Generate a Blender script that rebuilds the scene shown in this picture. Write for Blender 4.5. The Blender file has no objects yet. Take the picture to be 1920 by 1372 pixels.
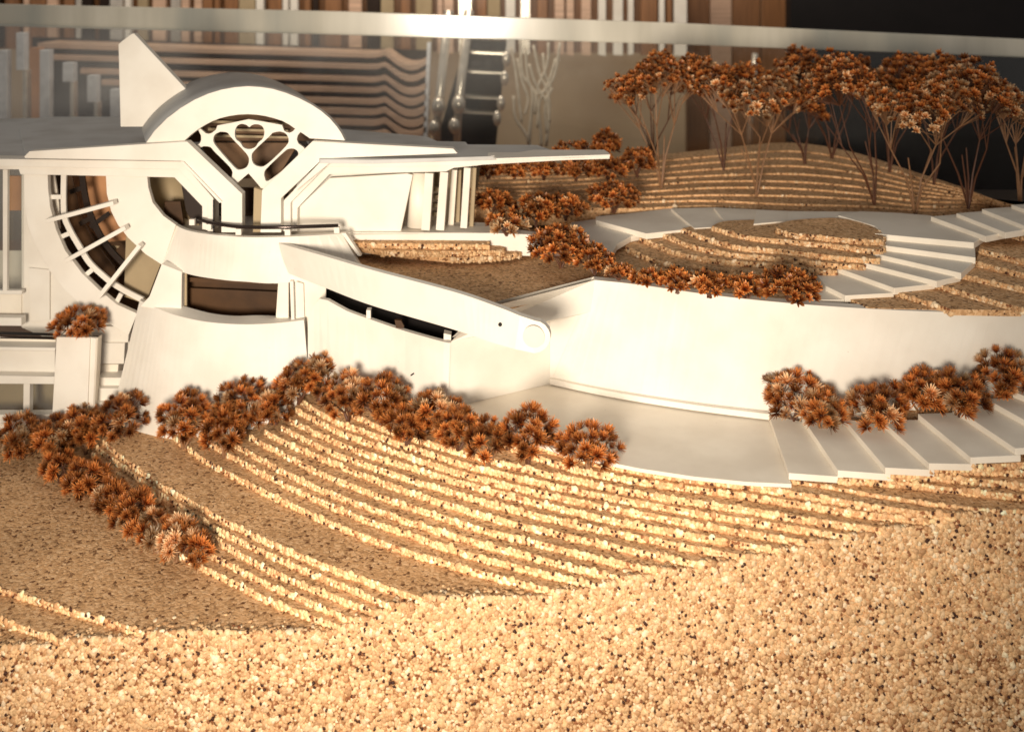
import bpy, bmesh, math, random
import numpy as np
from mathutils import Vector, Matrix, Quaternion

random.seed(7); np.random.seed(7)
scene = bpy.context.scene
ZC = 0.62            # camera height above the table, metres
FP, HY = 1900.0, -40.0   # focal length in photo pixels, horizon row

# ------------------------------------------------------------------ camera
cam = bpy.data.cameras.new("camera")
cam.sensor_width = 36.0
cam.lens = 36.0 * FP / 1920.0
cam.shift_y = -(686.0 - HY) / 1920.0
cam.clip_start = 0.02; cam.clip_end = 50.0
cam.dof.use_dof = True
cam.dof.focus_distance = 0.86
cam.dof.aperture_fstop = 7.5
camo = bpy.data.objects.new("camera", cam)
scene.collection.objects.link(camo)
camo.location = (0, 0, ZC)
camo.rotation_euler = (math.radians(90), 0, 0)
scene.camera = camo

# ------------------------------------------------------------------ world and lamps
world = bpy.data.worlds.new("World"); scene.world = world
world.use_nodes = True
bg = world.node_tree.nodes["Background"]
bg.inputs[0].default_value = (0.97, 0.93, 0.88, 1)
bg.inputs[1].default_value = 0.26
lampd = bpy.data.lights.new("window_light", 'SPOT')
lampd.shadow_soft_size = 0.13
lampd.spot_size = math.radians(58); lampd.spot_blend = 1.0
lampd.energy = 110.0; lampd.color = (1.0, 0.875, 0.715)
lamp = bpy.data.objects.new("window_light", lampd)
scene.collection.objects.link(lamp)
lamp.location = (-0.18, -0.34, ZC - 0.085)
lamp.rotation_euler = (Vector((-0.06, 1.0, ZC - 0.300)) - lamp.location).to_track_quat('-Z', 'Y').to_euler()
rl = bpy.data.lights.new("background_fill", 'AREA')  # unseen fill lamp, added to brighten the room behind the case
rl.size = 1.2; rl.energy = 44.0; rl.color = (1.0, 0.86, 0.70)
ro = bpy.data.objects.new("background_fill", rl); scene.collection.objects.link(ro)
ro.location = (-0.3, 1.7, ZC + 1.3)
ro.rotation_euler = Vector((0, 1.0, -0.12)).to_track_quat('-Z', 'Y').to_euler()

scene.view_settings.view_transform = 'Standard'
scene.view_settings.look = 'None'
scene.view_settings.exposure = 0.0
scene.view_settings.gamma = 1.0
scene.cycles.max_bounces = 8
scene.cycles.transparent_max_bounces = 12

# ------------------------------------------------------------------ photo geometry
def V(px, py, D):            # a pixel at depth D
    return Vector(((px - 960) / FP * D, D, ZC - (py - HY) / FP * D))
def G(px, py, z):            # a pixel on the level z (relative to the eye)
    return V(px, py, -z * FP / (py - HY))
def smooth(pts, n=6):
    """Catmull-Rom through tuples"""
    P = [pts[0]] + list(pts) + [pts[-1]]
    out = []
    for i in range(1, len(P) - 2):
        a, b, c, d = [np.array(q, float) for q in P[i-1:i+3]]
        for k in range(n):
            t = k / n
            out.append(tuple(0.5 * ((2*b) + (-a+c)*t + (2*a-5*b+4*c-d)*t*t + (-a+3*b-3*c+d)*t**3)))
    out.append(tuple(np.array(pts[-1], float)))
    return out

# ------------------------------------------------------------------ materials
def nodes_of(name):
    m = bpy.data.materials.new(name); m.use_nodes = True
    nt = m.node_tree; b = nt.nodes['Principled BSDF']
    return m, nt, b
def N(nt, t, **kw):
    n = nt.nodes.new(t)
    for k, v in kw.items(): setattr(n, k, v)
    return n
def ramp(nt, stops, fac=None, interp='LINEAR'):
    r = N(nt, 'ShaderNodeValToRGB'); cr = r.color_ramp; cr.interpolation = interp
    while len(cr.elements) > 1: cr.elements.remove(cr.elements[-1])
    cr.elements[0].position = stops[0][0]; cr.elements[0].color = (*stops[0][1], 1)
    for p, c in stops[1:]:
        e = cr.elements.new(p); e.color = (*c, 1)
    if fac is not None: nt.links.new(fac, r.inputs[0])
    return r
def geo_pos(nt, scale=(1, 1, 1)):
    g = N(nt, 'ShaderNodeNewGeometry'); mp = N(nt, 'ShaderNodeMapping')
    mp.inputs['Scale'].default_value = scale
    nt.links.new(g.outputs['Position'], mp.inputs[0]); return mp.outputs[0]

def card_mat(name, col, rough=0.55, mott=0.06):
    m, nt, b = nodes_of(name)
    p = geo_pos(nt)
    n1 = N(nt, 'ShaderNodeTexNoise'); n1.inputs['Scale'].default_value = 22; n1.inputs['Detail'].default_value = 6
    nt.links.new(p, n1.inputs[0])
    c2 = tuple(max(0, c * (1 - mott * 1.6)) * (1 - 0.02 * i) for i, c in enumerate(col))
    r = ramp(nt, [(0.32, c2), (0.6, col)], n1.outputs[0])
    # small specks of dirt
    n2 = N(nt, 'ShaderNodeTexVoronoi'); n2.inputs['Scale'].default_value = 55; nt.links.new(p, n2.inputs[0])
    sp = ramp(nt, [(0.0, (0.25, 0.25, 0.25)), (0.035, (1, 1, 1))], n2.outputs['Distance'])
    mx = N(nt, 'ShaderNodeMixRGB', blend_type='MULTIPLY'); mx.inputs[0].default_value = 0.55
    nt.links.new(r.outputs[0], mx.inputs[1]); nt.links.new(sp.outputs[0], mx.inputs[2])
    nt.links.new(mx.outputs[0], b.inputs['Base Color'])
    n3 = N(nt, 'ShaderNodeTexNoise'); n3.inputs['Scale'].default_value = 260; n3.inputs['Detail'].default_value = 3
    nt.links.new(p, n3.inputs[0])
    bp = N(nt, 'ShaderNodeBump'); bp.inputs['Strength'].default_value = 0.10; bp.inputs['Distance'].default_value = 0.0004
    nt.links.new(n3.outputs[0], bp.inputs['Height']); nt.links.new(bp.outputs[0], b.inputs['Normal'])
    b.inputs['Roughness'].default_value = rough
    b.inputs['Specular IOR Level'].default_value = 0.3
    return m
WHITE = card_mat('white_card', (0.79, 0.745, 0.67))
GREYW = card_mat('roof_card', (0.56, 0.555, 0.54), 0.6, 0.12)
PAVE = card_mat('paving_card', (0.86, 0.79, 0.68), 0.5, 0.08)
DISC = card_mat('disc_card', (0.62, 0.575, 0.52), 0.6, 0.05)
TAN = card_mat('tan_card', (0.40, 0.31, 0.19), 0.6, 0.1)
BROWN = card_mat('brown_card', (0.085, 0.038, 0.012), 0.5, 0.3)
DARK = card_mat('dark_brown_board', (0.022, 0.011, 0.006), 0.5, 0.3)
PEACH = card_mat('peach_board', (0.62, 0.31, 0.15), 0.45, 0.1)
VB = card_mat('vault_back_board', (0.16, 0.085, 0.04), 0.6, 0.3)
BLACK = card_mat('black_board', (0.006, 0.004, 0.004), 0.6, 0.2)

def plain(name, col, rough=0.4, metal=0.0, **kw):
    m, nt, b = nodes_of(name)
    p = geo_pos(nt); n1 = N(nt, 'ShaderNodeTexNoise'); n1.inputs['Scale'].default_value = kw.get('ns', 60)
    nt.links.new(p, n1.inputs[0])
    r = ramp(nt, [(0.3, tuple(c * 0.75 for c in col)), (0.65, col)], n1.outputs[0])
    nt.links.new(r.outputs[0], b.inputs['Base Color'])
    b.inputs['Roughness'].default_value = rough; b.inputs['Metallic'].default_value = metal
    return m
CHROME = plain('dark_chrome', (0.05, 0.035, 0.03), 0.15, 0.6)
BLUEW = plain('pale_blue_grey_board', (0.80, 0.81, 0.85), 0.4)
METAL = plain('pale_metal', (0.80, 0.72, 0.62), 0.22, 0.6)

def cork_mat(name, base, dark, light, scale, bump, speck):
    m, nt, b = nodes_of(name)
    p = geo_pos(nt)
    # a little warp so that the granules are not convex cells
    nz = N(nt, 'ShaderNodeTexNoise'); nz.inputs['Scale'].default_value = scale * 0.9; nt.links.new(p, nz.inputs[0])
    ad = N(nt, 'ShaderNodeMixRGB', blend_type='ADD'); ad.inputs[0].default_value = 0.004
    nt.links.new(p, ad.inputs[1]); nt.links.new(nz.outputs['Color'], ad.inputs[2])
    v = N(nt, 'ShaderNodeTexVoronoi'); v.inputs['Scale'].default_value = scale; nt.links.new(ad.outputs[0], v.inputs[0])
    sx = N(nt, 'ShaderNodeSeparateColor'); nt.links.new(v.outputs['Color'], sx.inputs[0])
    r = ramp(nt, [(0.0, dark), (0.12, tuple(c*0.75 for c in base)), (0.5, base), (1.0, light)], sx.outputs[0])
    n2 = N(nt, 'ShaderNodeTexNoise'); n2.inputs['Scale'].default_value = 9; n2.inputs['Detail'].default_value = 5; nt.links.new(p, n2.inputs[0])
    lo = ramp(nt, [(0.3, (0.78, 0.76, 0.74)), (0.7, (1.08, 1.06, 1.04))], n2.outputs[0])
    mu = N(nt, 'ShaderNodeMixRGB', blend_type='MULTIPLY'); mu.inputs[0].default_value = 1
    nt.links.new(r.outputs[0], mu.inputs[1]); nt.links.new(lo.outputs[0], mu.inputs[2])
    # dark pits
    n3 = N(nt, 'ShaderNodeTexNoise'); n3.inputs['Scale'].default_value = scale * 0.75; n3.inputs['Detail'].default_value = 3
    n3.inputs['Roughness'].default_value = 0.7; nt.links.new(p, n3.inputs[0])
    pit = ramp(nt, [(speck, (0.10, 0.05, 0.03)), (speck + 0.035, (1, 1, 1))], n3.outputs[0])
    mu2 = N(nt, 'ShaderNodeMixRGB', blend_type='MULTIPLY'); mu2.inputs[0].default_value = 1
    nt.links.new(mu.outputs[0], mu2.inputs[1]); nt.links.new(pit.outputs[0], mu2.inputs[2])
    nt.links.new(mu2.outputs[0], b.inputs['Base Color'])
    bp = N(nt, 'ShaderNodeBump'); bp.inputs['Strength'].default_value = bump; bp.inputs['Distance'].default_value = 0.0012
    nt.links.new(v.outputs['Distance'], bp.inputs['Height']); bp.invert = True
    bp2 = N(nt, 'ShaderNodeBump'); bp2.inputs['Strength'].default_value = bump; bp2.inputs['Distance'].default_value = 0.0014
    nt.links.new(pit.outputs[0], bp2.inputs['Height']); nt.links.new(bp.outputs[0], bp2.inputs['Normal'])
    nt.links.new(bp2.outputs[0], b.inputs['Normal'])
    b.inputs['Roughness'].default_value = 0.75; b.inputs['Specular IOR Level'].default_value = 0.25
    return m
CORK = cork_mat('cork_sheet_top', (0.68, 0.40, 0.195), (0.15, 0.06, 0.022), (0.84, 0.56, 0.32), 420, 0.45, 0.33)
CORKE = cork_mat('cork_core', (0.30, 0.14, 0.055), (0.03, 0.012, 0.006), (0.45, 0.24, 0.11), 500, 0.5, 0.30)

def granule_mat():
    m, nt, b = nodes_of('cork_granule')
    at = N(nt, 'ShaderNodeAttribute', attribute_name='gcol'); 
    p = geo_pos(nt); n = N(nt, 'ShaderNodeTexNoise'); n.inputs['Scale'].default_value = 900; n.inputs['Detail'].default_value = 3
    nt.links.new(p, n.inputs[0])
    r = ramp(nt, [(0.3, (0.72, 0.68, 0.62)), (0.6, (1.05, 1.05, 1.05))], n.outputs[0])
    mu = N(nt, 'ShaderNodeMixRGB', blend_type='MULTIPLY'); mu.inputs[0].default_value = 1
    nt.links.new(at.outputs['Color'], mu.inputs[1]); nt.links.new(r.outputs[0], mu.inputs[2])
    nt.links.new(mu.outputs[0], b.inputs['Base Color'])
    b.inputs['Roughness'].default_value = 0.6; b.inputs['Specular IOR Level'].default_value = 0.35
    return m
GRAN = granule_mat()

def bract_mat(name, base, mid, tip):
    m, nt, b = nodes_of(name)
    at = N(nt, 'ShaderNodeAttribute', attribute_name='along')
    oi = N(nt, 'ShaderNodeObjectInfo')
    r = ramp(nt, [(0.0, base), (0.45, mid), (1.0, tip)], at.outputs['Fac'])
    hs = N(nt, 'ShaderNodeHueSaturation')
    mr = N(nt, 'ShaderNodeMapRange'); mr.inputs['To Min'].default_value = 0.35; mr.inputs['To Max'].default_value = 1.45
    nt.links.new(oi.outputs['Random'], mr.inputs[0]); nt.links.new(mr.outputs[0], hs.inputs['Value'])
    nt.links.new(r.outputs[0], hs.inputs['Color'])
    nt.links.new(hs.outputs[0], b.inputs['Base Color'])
    b.inputs['Roughness'].default_value = 0.42
    tr = N(nt, 'ShaderNodeBsdfTranslucent'); nt.links.new(hs.outputs[0], tr.inputs[0])
    ms = N(nt, 'ShaderNodeMixShader'); ms.inputs[0].default_value = 0.25
    out = nt.nodes['Material Output']
    nt.links.new(b.outputs[0], ms.inputs[1]); nt.links.new(tr.outputs[0], ms.inputs[2]); nt.links.new(ms.outputs[0], out.inputs[0])
    return m
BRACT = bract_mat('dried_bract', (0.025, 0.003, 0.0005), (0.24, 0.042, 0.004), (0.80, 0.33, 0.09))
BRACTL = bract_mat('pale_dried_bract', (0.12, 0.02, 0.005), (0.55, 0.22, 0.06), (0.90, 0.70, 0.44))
STEM = plain('dry_stem', (0.26, 0.13, 0.06), 0.6, ns=200)
STEMD = plain('dark_dry_stem', (0.10, 0.035, 0.014), 0.6, ns=200)

def glass_mat(name='clear_acrylic', glare=1.0):
    m, nt, b = nodes_of(name)
    out = nt.nodes['Material Output']
    t = N(nt, 'ShaderNodeBsdfTransparent'); t.inputs[0].default_value = (0.93, 0.94, 0.93, 1)
    g = N(nt, 'ShaderNodeBsdfGlossy'); g.inputs['Roughness'].default_value = 0.05
    fr = N(nt, 'ShaderNodeFresnel'); fr.inputs[0].default_value = 1.45
    p = geo_pos(nt, (6, 1, 1)); n = N(nt, 'ShaderNodeTexNoise'); n.inputs['Scale'].default_value = 3; nt.links.new(p, n.inputs[0])
    bp = N(nt, 'ShaderNodeBump'); bp.inputs['Strength'].default_value = 0.05; nt.links.new(n.outputs[0], bp.inputs['Height'])
    nt.links.new(bp.outputs[0], g.inputs['Normal'])
    ms = N(nt, 'ShaderNodeMixShader')
    nt.links.new(fr.outputs[0], ms.inputs[0]); nt.links.new(t.outputs[0], ms.inputs[1]); nt.links.new(g.outputs[0], ms.inputs[2])
    df = N(nt, 'ShaderNodeBsdfDiffuse'); df.inputs[0].default_value = (.8, .8, .8, 1)  # milky glare painted into the acrylic, strongest at the left
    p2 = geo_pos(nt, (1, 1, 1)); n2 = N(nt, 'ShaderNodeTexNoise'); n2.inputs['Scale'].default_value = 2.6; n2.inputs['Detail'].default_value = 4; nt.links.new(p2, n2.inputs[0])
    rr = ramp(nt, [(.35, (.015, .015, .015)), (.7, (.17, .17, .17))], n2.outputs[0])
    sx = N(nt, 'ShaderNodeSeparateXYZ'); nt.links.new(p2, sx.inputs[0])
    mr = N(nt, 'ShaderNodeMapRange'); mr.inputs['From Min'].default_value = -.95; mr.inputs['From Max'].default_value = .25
    mr.inputs['To Min'].default_value = 2.6*glare; mr.inputs['To Max'].default_value = .12; nt.links.new(sx.outputs[0], mr.inputs[0])
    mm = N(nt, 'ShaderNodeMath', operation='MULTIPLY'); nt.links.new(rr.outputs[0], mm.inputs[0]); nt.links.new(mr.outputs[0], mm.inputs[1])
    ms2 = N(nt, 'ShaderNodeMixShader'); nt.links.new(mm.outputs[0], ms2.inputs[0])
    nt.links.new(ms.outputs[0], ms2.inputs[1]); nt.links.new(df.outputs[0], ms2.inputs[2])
    nt.links.new(ms2.outputs[0], out.inputs[0]); return m
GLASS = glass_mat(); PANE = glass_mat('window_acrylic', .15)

def wood_mat(name, col, sc=(2, 2, 40)):
    m, nt, b = nodes_of(name)
    p = geo_pos(nt, sc); n = N(nt, 'ShaderNodeTexNoise'); n.inputs['Scale'].default_value = 4; n.inputs['Detail'].default_value = 6
    nt.links.new(p, n.inputs[0])
    r = ramp(nt, [(0.3, tuple(c*0.6 for c in col)), (0.7, col)], n.outputs[0])
    nt.links.new(r.outputs[0], b.inputs['Base Color']); b.inputs['Roughness'].default_value = 0.35
    return m
WOOD = wood_mat('pinkish_wood', (0.72, 0.48, 0.34))
WOODD = wood_mat('brown_wood', (0.30, 0.14, 0.06), (40, 2, 2))

def rail_mat():
    m, nt, b = nodes_of('frosted_acrylic_edge')
    p = geo_pos(nt, (1, 0.2, 0.15)); n = N(nt, 'ShaderNodeTexNoise'); n.inputs['Scale'].default_value = 9; n.inputs['Detail'].default_value = 5
    nt.links.new(p, n.inputs[0])
    r = ramp(nt, [(0.3, (0.42, 0.42, 0.37)), (0.5, (0.62, 0.58, 0.48)), (0.68, (0.85, 0.80, 0.68))], n.outputs[0])
    nt.links.new(r.outputs[0], b.inputs['Base Color']); b.inputs['Roughness'].default_value = 0.2
    b.inputs['Specular IOR Level'].default_value = 0.6
    return m
RAILM = rail_mat()

def wall_mat():
    m, nt, b = nodes_of('room_wall_plaster')
    p = geo_pos(nt); n = N(nt, 'ShaderNodeTexNoise'); n.inputs['Scale'].default_value = 2.2; n.inputs['Detail'].default_value = 5
    nt.links.new(p, n.inputs[0])
    r = ramp(nt, [(0.3, (0.34, 0.23, 0.13)), (0.7, (0.58, 0.45, 0.31))], n.outputs[0])
    nt.links.new(r.outputs[0], b.inputs['Base Color']); b.inputs['Roughness'].default_value = 0.6
    return m
WALLM = wall_mat()

# ------------------------------------------------------------------ mesh helpers
def link(o): scene.collection.objects.link(o); return o
class MB:
    def __init__(s): s.v = []; s.f = []
    def add(s, vs, fs):
        o = len(s.v); s.v += [tuple(v) for v in vs]; s.f += [tuple(i + o for i in f) for f in fs]; return s
    def prism(s, pts, vec):
        n = len(pts); vec = Vector(vec)
        b = [Vector(p) + vec for p in pts]
        fs = [tuple(range(n)), tuple(range(2*n-1, n-1, -1))] + [(i, (i+1) % n + 0, (i+1) % n + n, i + n) for i in range(n)]
        return s.add(list(pts) + b, fs)
    def ribbon(s, A, B, vec):          # A, B strips of equal length, closed with thickness vec
        n = len(A); vec = Vector(vec); A = [Vector(a) for a in A]; B = [Vector(b) for b in B]
        vs = A + B + [a + vec for a in A] + [b + vec for b in B]
        fs = []
        for i in range(n - 1):
            fs += [(i, i+1, n+i+1, n+i), (2*n+i+1, 2*n+i, 3*n+i, 3*n+i+1),
                   (i+1, i, 2*n+i, 2*n+i+1), (n+i, n+i+1, 3*n+i+1, 3*n+i)]
        fs += [(0, n, 3*n, 2*n), (n-1, 3*n-1, 4*n-1, 2*n-1)]
        return s.add(vs, fs)
    def box(s, c, d, rot=None):
        vs = []
        for x in (-1, 1):
            for y in (-1, 1):
                for z in (-1, 1):
                    p = Vector((x*d[0]/2, y*d[1]/2, z*d[2]/2))
                    if rot is not None: p = rot @ p
                    vs.append(Vector(c) + p)
        return s.add(vs, [(0,1,3,2),(4,6,7,5),(0,4,5,1),(2,3,7,6),(0,2,6,4),(1,5,7,3)])
    def bar(s, a, b, w, d):            # box bar from a to b, w across (in view), d deep
        a = Vector(a); b = Vector(b); t = (b - a).normalized()
        y = Vector((0, 1, 0)); u = t.cross(y).normalized() * (w/2); y = u.cross(t).normalized() * (d/2)
        vs = [a+u+y, a-u+y, a-u-y, a+u-y, b+u+y, b-u+y, b-u-y, b+u-y]
        return s.add(vs, [(0,1,2,3),(7,6,5,4),(0,4,5,1),(1,5,6,2),(2,6,7,3),(3,7,4,0)])
    def tube(s, pts, rad, k=6, cap=True):
        pts = [Vector(p) for p in pts]; n = len(pts)
        if not hasattr(rad, '__len__'): rad = [rad] * n
        vs = []; up = Vector((0.3, 0.2, 1)).normalized()
        for i, p in enumerate(pts):
            t = (pts[min(i+1, n-1)] - pts[max(i-1, 0)])
            if t.length < 1e-9: t = Vector((0,0,1))
            t.normalize()
            a = t.cross(up)
            if a.length < 1e-3: a = t.cross(Vector((1, 0, 0)))
            a.normalize(); b = t.cross(a)
            for j in range(k):
                q = 2*math.pi*j/k
                vs.append(p + (a*math.cos(q) + b*math.sin(q)) * rad[i])
        fs = [(i*k+j, i*k+(j+1) % k, (i+1)*k+(j+1) % k, (i+1)*k+j) for i in range(n-1) for j in range(k)]
        if cap: fs += [tuple(range(k-1, -1, -1)), tuple(range((n-1)*k, n*k))]
        return s.add(vs, fs)
    def lathe(s, c, prof, k=16):
        vs = []; m = len(prof)
        for r, z in prof:
            for j in range(k):
                q = 2*math.pi*j/k; vs.append((c[0]+r*math.cos(q), c[1]+r*math.sin(q), c[2]+z))
        fs = [(i*k+j, i*k+(j+1) % k, (i+1)*k+(j+1) % k, (i+1)*k+j) for i in range(m-1) for j in range(k)]
        fs += [tuple(range(k-1, -1, -1)), tuple(range((m-1)*k, m*k))]
        return s.add(vs, fs)
    def build(s, name, mat, parent=None, smooth_=False, bevel=0.0, mats=None):
        me = bpy.data.meshes.new(name); me.from_pydata(s.v, [], s.f); me.validate()
        bm = bmesh.new(); bm.from_mesh(me)
        bmesh.ops.recalc_face_normals(bm, faces=bm.faces); bm.to_mesh(me); bm.free()
        me.materials.append(mat)
        if mats:
            for x in mats: me.materials.append(x)
        if smooth_:
            for p in me.polygons: p.use_smooth = True
        o = link(bpy.data.objects.new(name, me))
        if parent is not None: put(o, parent)
        if bevel:
            b = o.modifiers.new('bevel', 'BEVEL'); b.width = bevel; b.segments = 2; b.limit_method = 'ANGLE'
            b.angle_limit = math.radians(40)
        return o
def put(o, parent):
    o.parent = parent
    o.matrix_parent_inverse = Matrix.Translation(-world_loc(parent))
def world_loc(o):
    p = Vector(o.location)
    q = o
    while q.parent is not None:
        p = p + q.matrix_parent_inverse.translation; q = q.parent; p = p + Vector(q.location)
    return p
def tag(o, label=None, cat=None, group=None, kind=None):
    if label: o['label'] = label
    if cat: o['category'] = cat
    if group: o['group'] = group
    if kind: o['kind'] = kind
    return o
def empty(name, loc, label, cat, group=None):
    o = link(bpy.data.objects.new(name, None)); o.location = loc; o.empty_display_size = 0.01
    return tag(o, label, cat, group)
def plate(name, pts, D, th, mat, parent, bevel=0.0004, sm=False):
    """outline in photo pixels at depth D, th thick backwards"""
    if sm: pts = smooth(pts)
    return MB().prism([V(x, y, D) for x, y in pts], (0, th, 0)).build(name, mat, parent, bevel=bevel)
def slab(name, pts, z, th, mat, parent, bevel=0.0):
    return MB().prism([G(x, y, z) for x, y in pts], (0, 0, -th)).build(name, mat, parent, bevel=bevel)
def holed(name, outer, holes, D, th, mat, parent):
    """a pierced plate: outline and holes in pixels"""
    cu = bpy.data.curves.new(name + '_outline', 'CURVE'); cu.dimensions = '2D'; cu.fill_mode = 'BOTH'
    for k, pl in enumerate([outer] + holes):
        sp = cu.splines.new('POLY'); sp.points.add(len(pl) - 1)
        for i, (x, y) in enumerate(pl):
            q = V(x, y, D); sp.points[i].co = (q.x, q.z, 0, 1)
        sp.use_cyclic_u = True
    cu.extrude = th / 2
    tmp = bpy.data.objects.new(name + '_outline', cu)
    me = bpy.data.meshes.new_from_object(tmp)
    me.transform(Matrix(((1,0,0,0),(0,0,-1,D + th/2),(0,1,0,0),(0,0,0,1))))
    bpy.data.objects.remove(tmp); bpy.data.curves.remove(cu)
    me.name = name; me.materials.clear(); me.materials.append(mat)
    o = link(bpy.data.objects.new(name, me)); put(o, parent)
    return o

# ------------------------------------------------------------------ granules
# a flake: flat many-cornered top, bevelled shoulder, skirt that sinks into the sheet
IF = np.array([(0, 1+k, 1+(k+1) % 6) for k in range(6)] +
              [t for k in range(6) for t in ((1+k, 7+k, 7+(k+1) % 6), (1+k, 7+(k+1) % 6, 1+(k+1) % 6))])
def flakes(n):
    a = (np.arange(6)[None]*1.0472 + np.random.uniform(-.34, .34, (n, 6)))
    r = np.random.uniform(.78, 1.28, (n, 6))
    v = np.zeros((n, 13, 3))
    v[:, 0, 2] = 1 + np.random.normal(0, .12, n)
    v[:, 1:7, 0] = np.cos(a)*r*.84; v[:, 1:7, 1] = np.sin(a)*r*.84; v[:, 1:7, 2] = 1 + np.random.normal(0, .22, (n, 6))
    v[:, 7:, 0] = np.cos(a)*r; v[:, 7:, 1] = np.sin(a)*r; v[:, 7:, 2] = -1.2
    return v
def chips(name, P, Nrm, size, parent, flat=0.34, bright=1.0):
    """many small faceted cork granules as one mesh"""
    n = len(P); P = np.array(P, float); Nrm = np.array(Nrm, float)
    size = np.broadcast_to(np.array(size, float), (n,)) * np.random.choice([0.75, 1.0, 1.35, 1.7], n, p=[.3, .4, .22, .08])*np.random.uniform(0.85, 1.15, n)
    Nrm /= np.linalg.norm(Nrm, axis=1)[:, None]
    ref = np.tile(np.array([0.13, 0.2, 0.97]), (n, 1))
    T = np.cross(Nrm, ref); T /= np.linalg.norm(T, axis=1)[:, None]
    B = np.cross(Nrm, T)
    a = np.random.uniform(0, 6.28, n)[:, None]
    T2 = T*np.cos(a) + B*np.sin(a); B2 = -T*np.sin(a) + B*np.cos(a)
    # tilt
    tl = np.random.normal(0, 0.13, (n, 2))
    N2 = Nrm + T2*tl[:, :1] + B2*tl[:, 1:]; N2 /= np.linalg.norm(N2, axis=1)[:, None]
    idx = np.random.choice(8, n, p=[.21,.20,.15,.14,.07,.09,.07,.07])
    size = np.where(idx >= 6, np.minimum(size, size.mean())*.78, size); P = P - Nrm*np.where(idx >= 6, -.0003, 0)[:, None]
    base = flakes(n)
    asp = np.random.uniform(0.68, 1.0, (n, 1))
    x = base[:, :, 0]*size[:, None]*0.62; y = base[:, :, 1]*size[:, None]*0.62*asp; z = base[:, :, 2]*size[:, None]*flat
    vs = P[:, None, :] + x[..., None]*T2[:, None] + y[..., None]*B2[:, None] + z[..., None]*N2[:, None]
    vs = vs.reshape(-1, 3)
    fs = (IF[None] + (np.arange(n)*13)[:, None, None]).reshape(-1, 3)
    me = bpy.data.meshes.new(name)
    me.vertices.add(len(vs)); me.vertices.foreach_set('co', vs.ravel())
    me.loops.add(len(fs)*3); me.loops.foreach_set('vertex_index', fs.ravel().astype(np.int32))
    me.polygons.add(len(fs)); me.polygons.foreach_set('loop_start', np.arange(0, len(fs)*3, 3, dtype=np.int32))
    me.update(calc_edges=True)
    pal = np.array([(0.72,0.48,0.265),(0.67,0.43,0.225),(0.78,0.55,0.33),(0.60,0.365,0.19),(0.86,0.67,0.46),(0.48,0.27,0.13),(0.24,0.09,0.035),(0.05,0.016,0.008)])
    col = pal[idx]*np.random.uniform(0.85, 1.12, (n, 1))*bright
    c4 = np.ones((n, 13, 4)); c4[..., :3] = np.clip(col, 0, 0.92)[:, None]
    at = me.attributes.new('gcol', 'FLOAT_COLOR', 'POINT'); at.data.foreach_set('color', c4.ravel())
    me.materials.append(GRAN)
    o = link(bpy.data.objects.new(name, me)); put(o, parent); o['kind'] = 'stuff'
    return o
def along(pts, z0, z1, step, rows, off=0.0003, jit=0.35):
    """positions along the upright edge pts (xy), between z0 and z1"""
    P = []; M = []
    for a, b in zip(pts[:-1], pts[1:]):
        a = Vector((a[0], a[1])); b = Vector((b[0], b[1])); L = (b - a).length
        if L < 1e-6: continue
        t = (b - a)/L; nn = Vector((t.y, -t.x))
        m = max(1, int(L/step))
        for i in range(m):
            for r in range(rows):
                q = a + t*(L*(i + random.uniform(.5-jit, .5+jit))/m) + nn*(off + random.uniform(-.0003, .0002))
                z = z1 + (z0 - z1)*(r + random.uniform(.5-jit*.7, .5+jit*.7))/rows
                P.append((q.x, q.y, z)); M.append((nn.x, nn.y, 0.12))
    return P, M

# ================================================================== lower cork terrain
T = 0.005
terrain = MB().prism([(-0.62, 0.7275, 0), (0.62, 0.7275, 0), (0.62, 1.16, 0), (-0.62, 1.16, 0)], (0, 0, ZC - 0.484)).build('terrain', CORKE)
terrain.data.materials.clear(); terrain.data.materials.append(CORKE)
tag(terrain, kind='structure')
FRONT = 0.7275
E = {}
E[1] = [(985,822),(1032,845),(1130,871),(1250,893),(1400,912),(1520,932),(1640,952),(1750,966),(1860,972)]
E[2] = [(945,835),(1000,856),(1100,886),(1250,911),(1400,931),(1560,957),(1700,975),(1800,984)]
E[3] = [(640,768),(678,786),(728,808),(815,835),(948,871),(1090,903),(1232,932),(1400,957),(1560,983),(1700,1000)]
E[4] = [(562,753),(620,786),(645,797),(760,837),(880,874),(1010,905),(1150,935),(1290,960),(1400,978),(1620,1013)]
E[5] = [(553,768),(600,793),(651,817),(761,855),(880,893),(1010,925),(1150,955),(1290,981),(1400,1000),(1545,1024)]
E[6] = [(542,789),(607,819),(673,847),(783,881),(920,922),(1050,954),(1200,987),(1400,1024),(1480,1039)]
E[7] = [(527,802),(618,847),(695,875),(783,904),(920,945),(1050,977),(1200,1009),(1330,1035),(1420,1051)]
E[8] = [(495,810),(548,836),(629,871),(717,906),(848,950),(960,982),(1100,1014),(1230,1043),(1330,1062)]
E[9] = [(468,820),(520,847),(607,891),(717,933),(804,962),(880,987),(1000,1018),(1130,1050),(1267,1081)]
E[10] = [(440,836),(520,879),(575,907),(651,938),(761,977),(880,1014),(990,1043),(1100,1071),(1205,1095)]
E[11] = [(372,818),(427,853),(520,903),(586,934),(673,971),(783,1009),(880,1041),(990,1069),(1140,1104)]
E[12] = [(322,818),(360,847),(400,874),(500,926),(553,951),(629,986),(717,1019),(790,1044),(880,1070),(980,1096),(1085,1122)]
E[13] = [(192,829),(237,865),(296,908),(352,939),(401,967),(466,1000),(560,1043),(679,1087),(796,1128)]
E[14] = [(182,841),(247,890),(290,921),(335,950),(390,983),(422,1002),(544,1059),(652,1104),(735,1141)]
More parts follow.
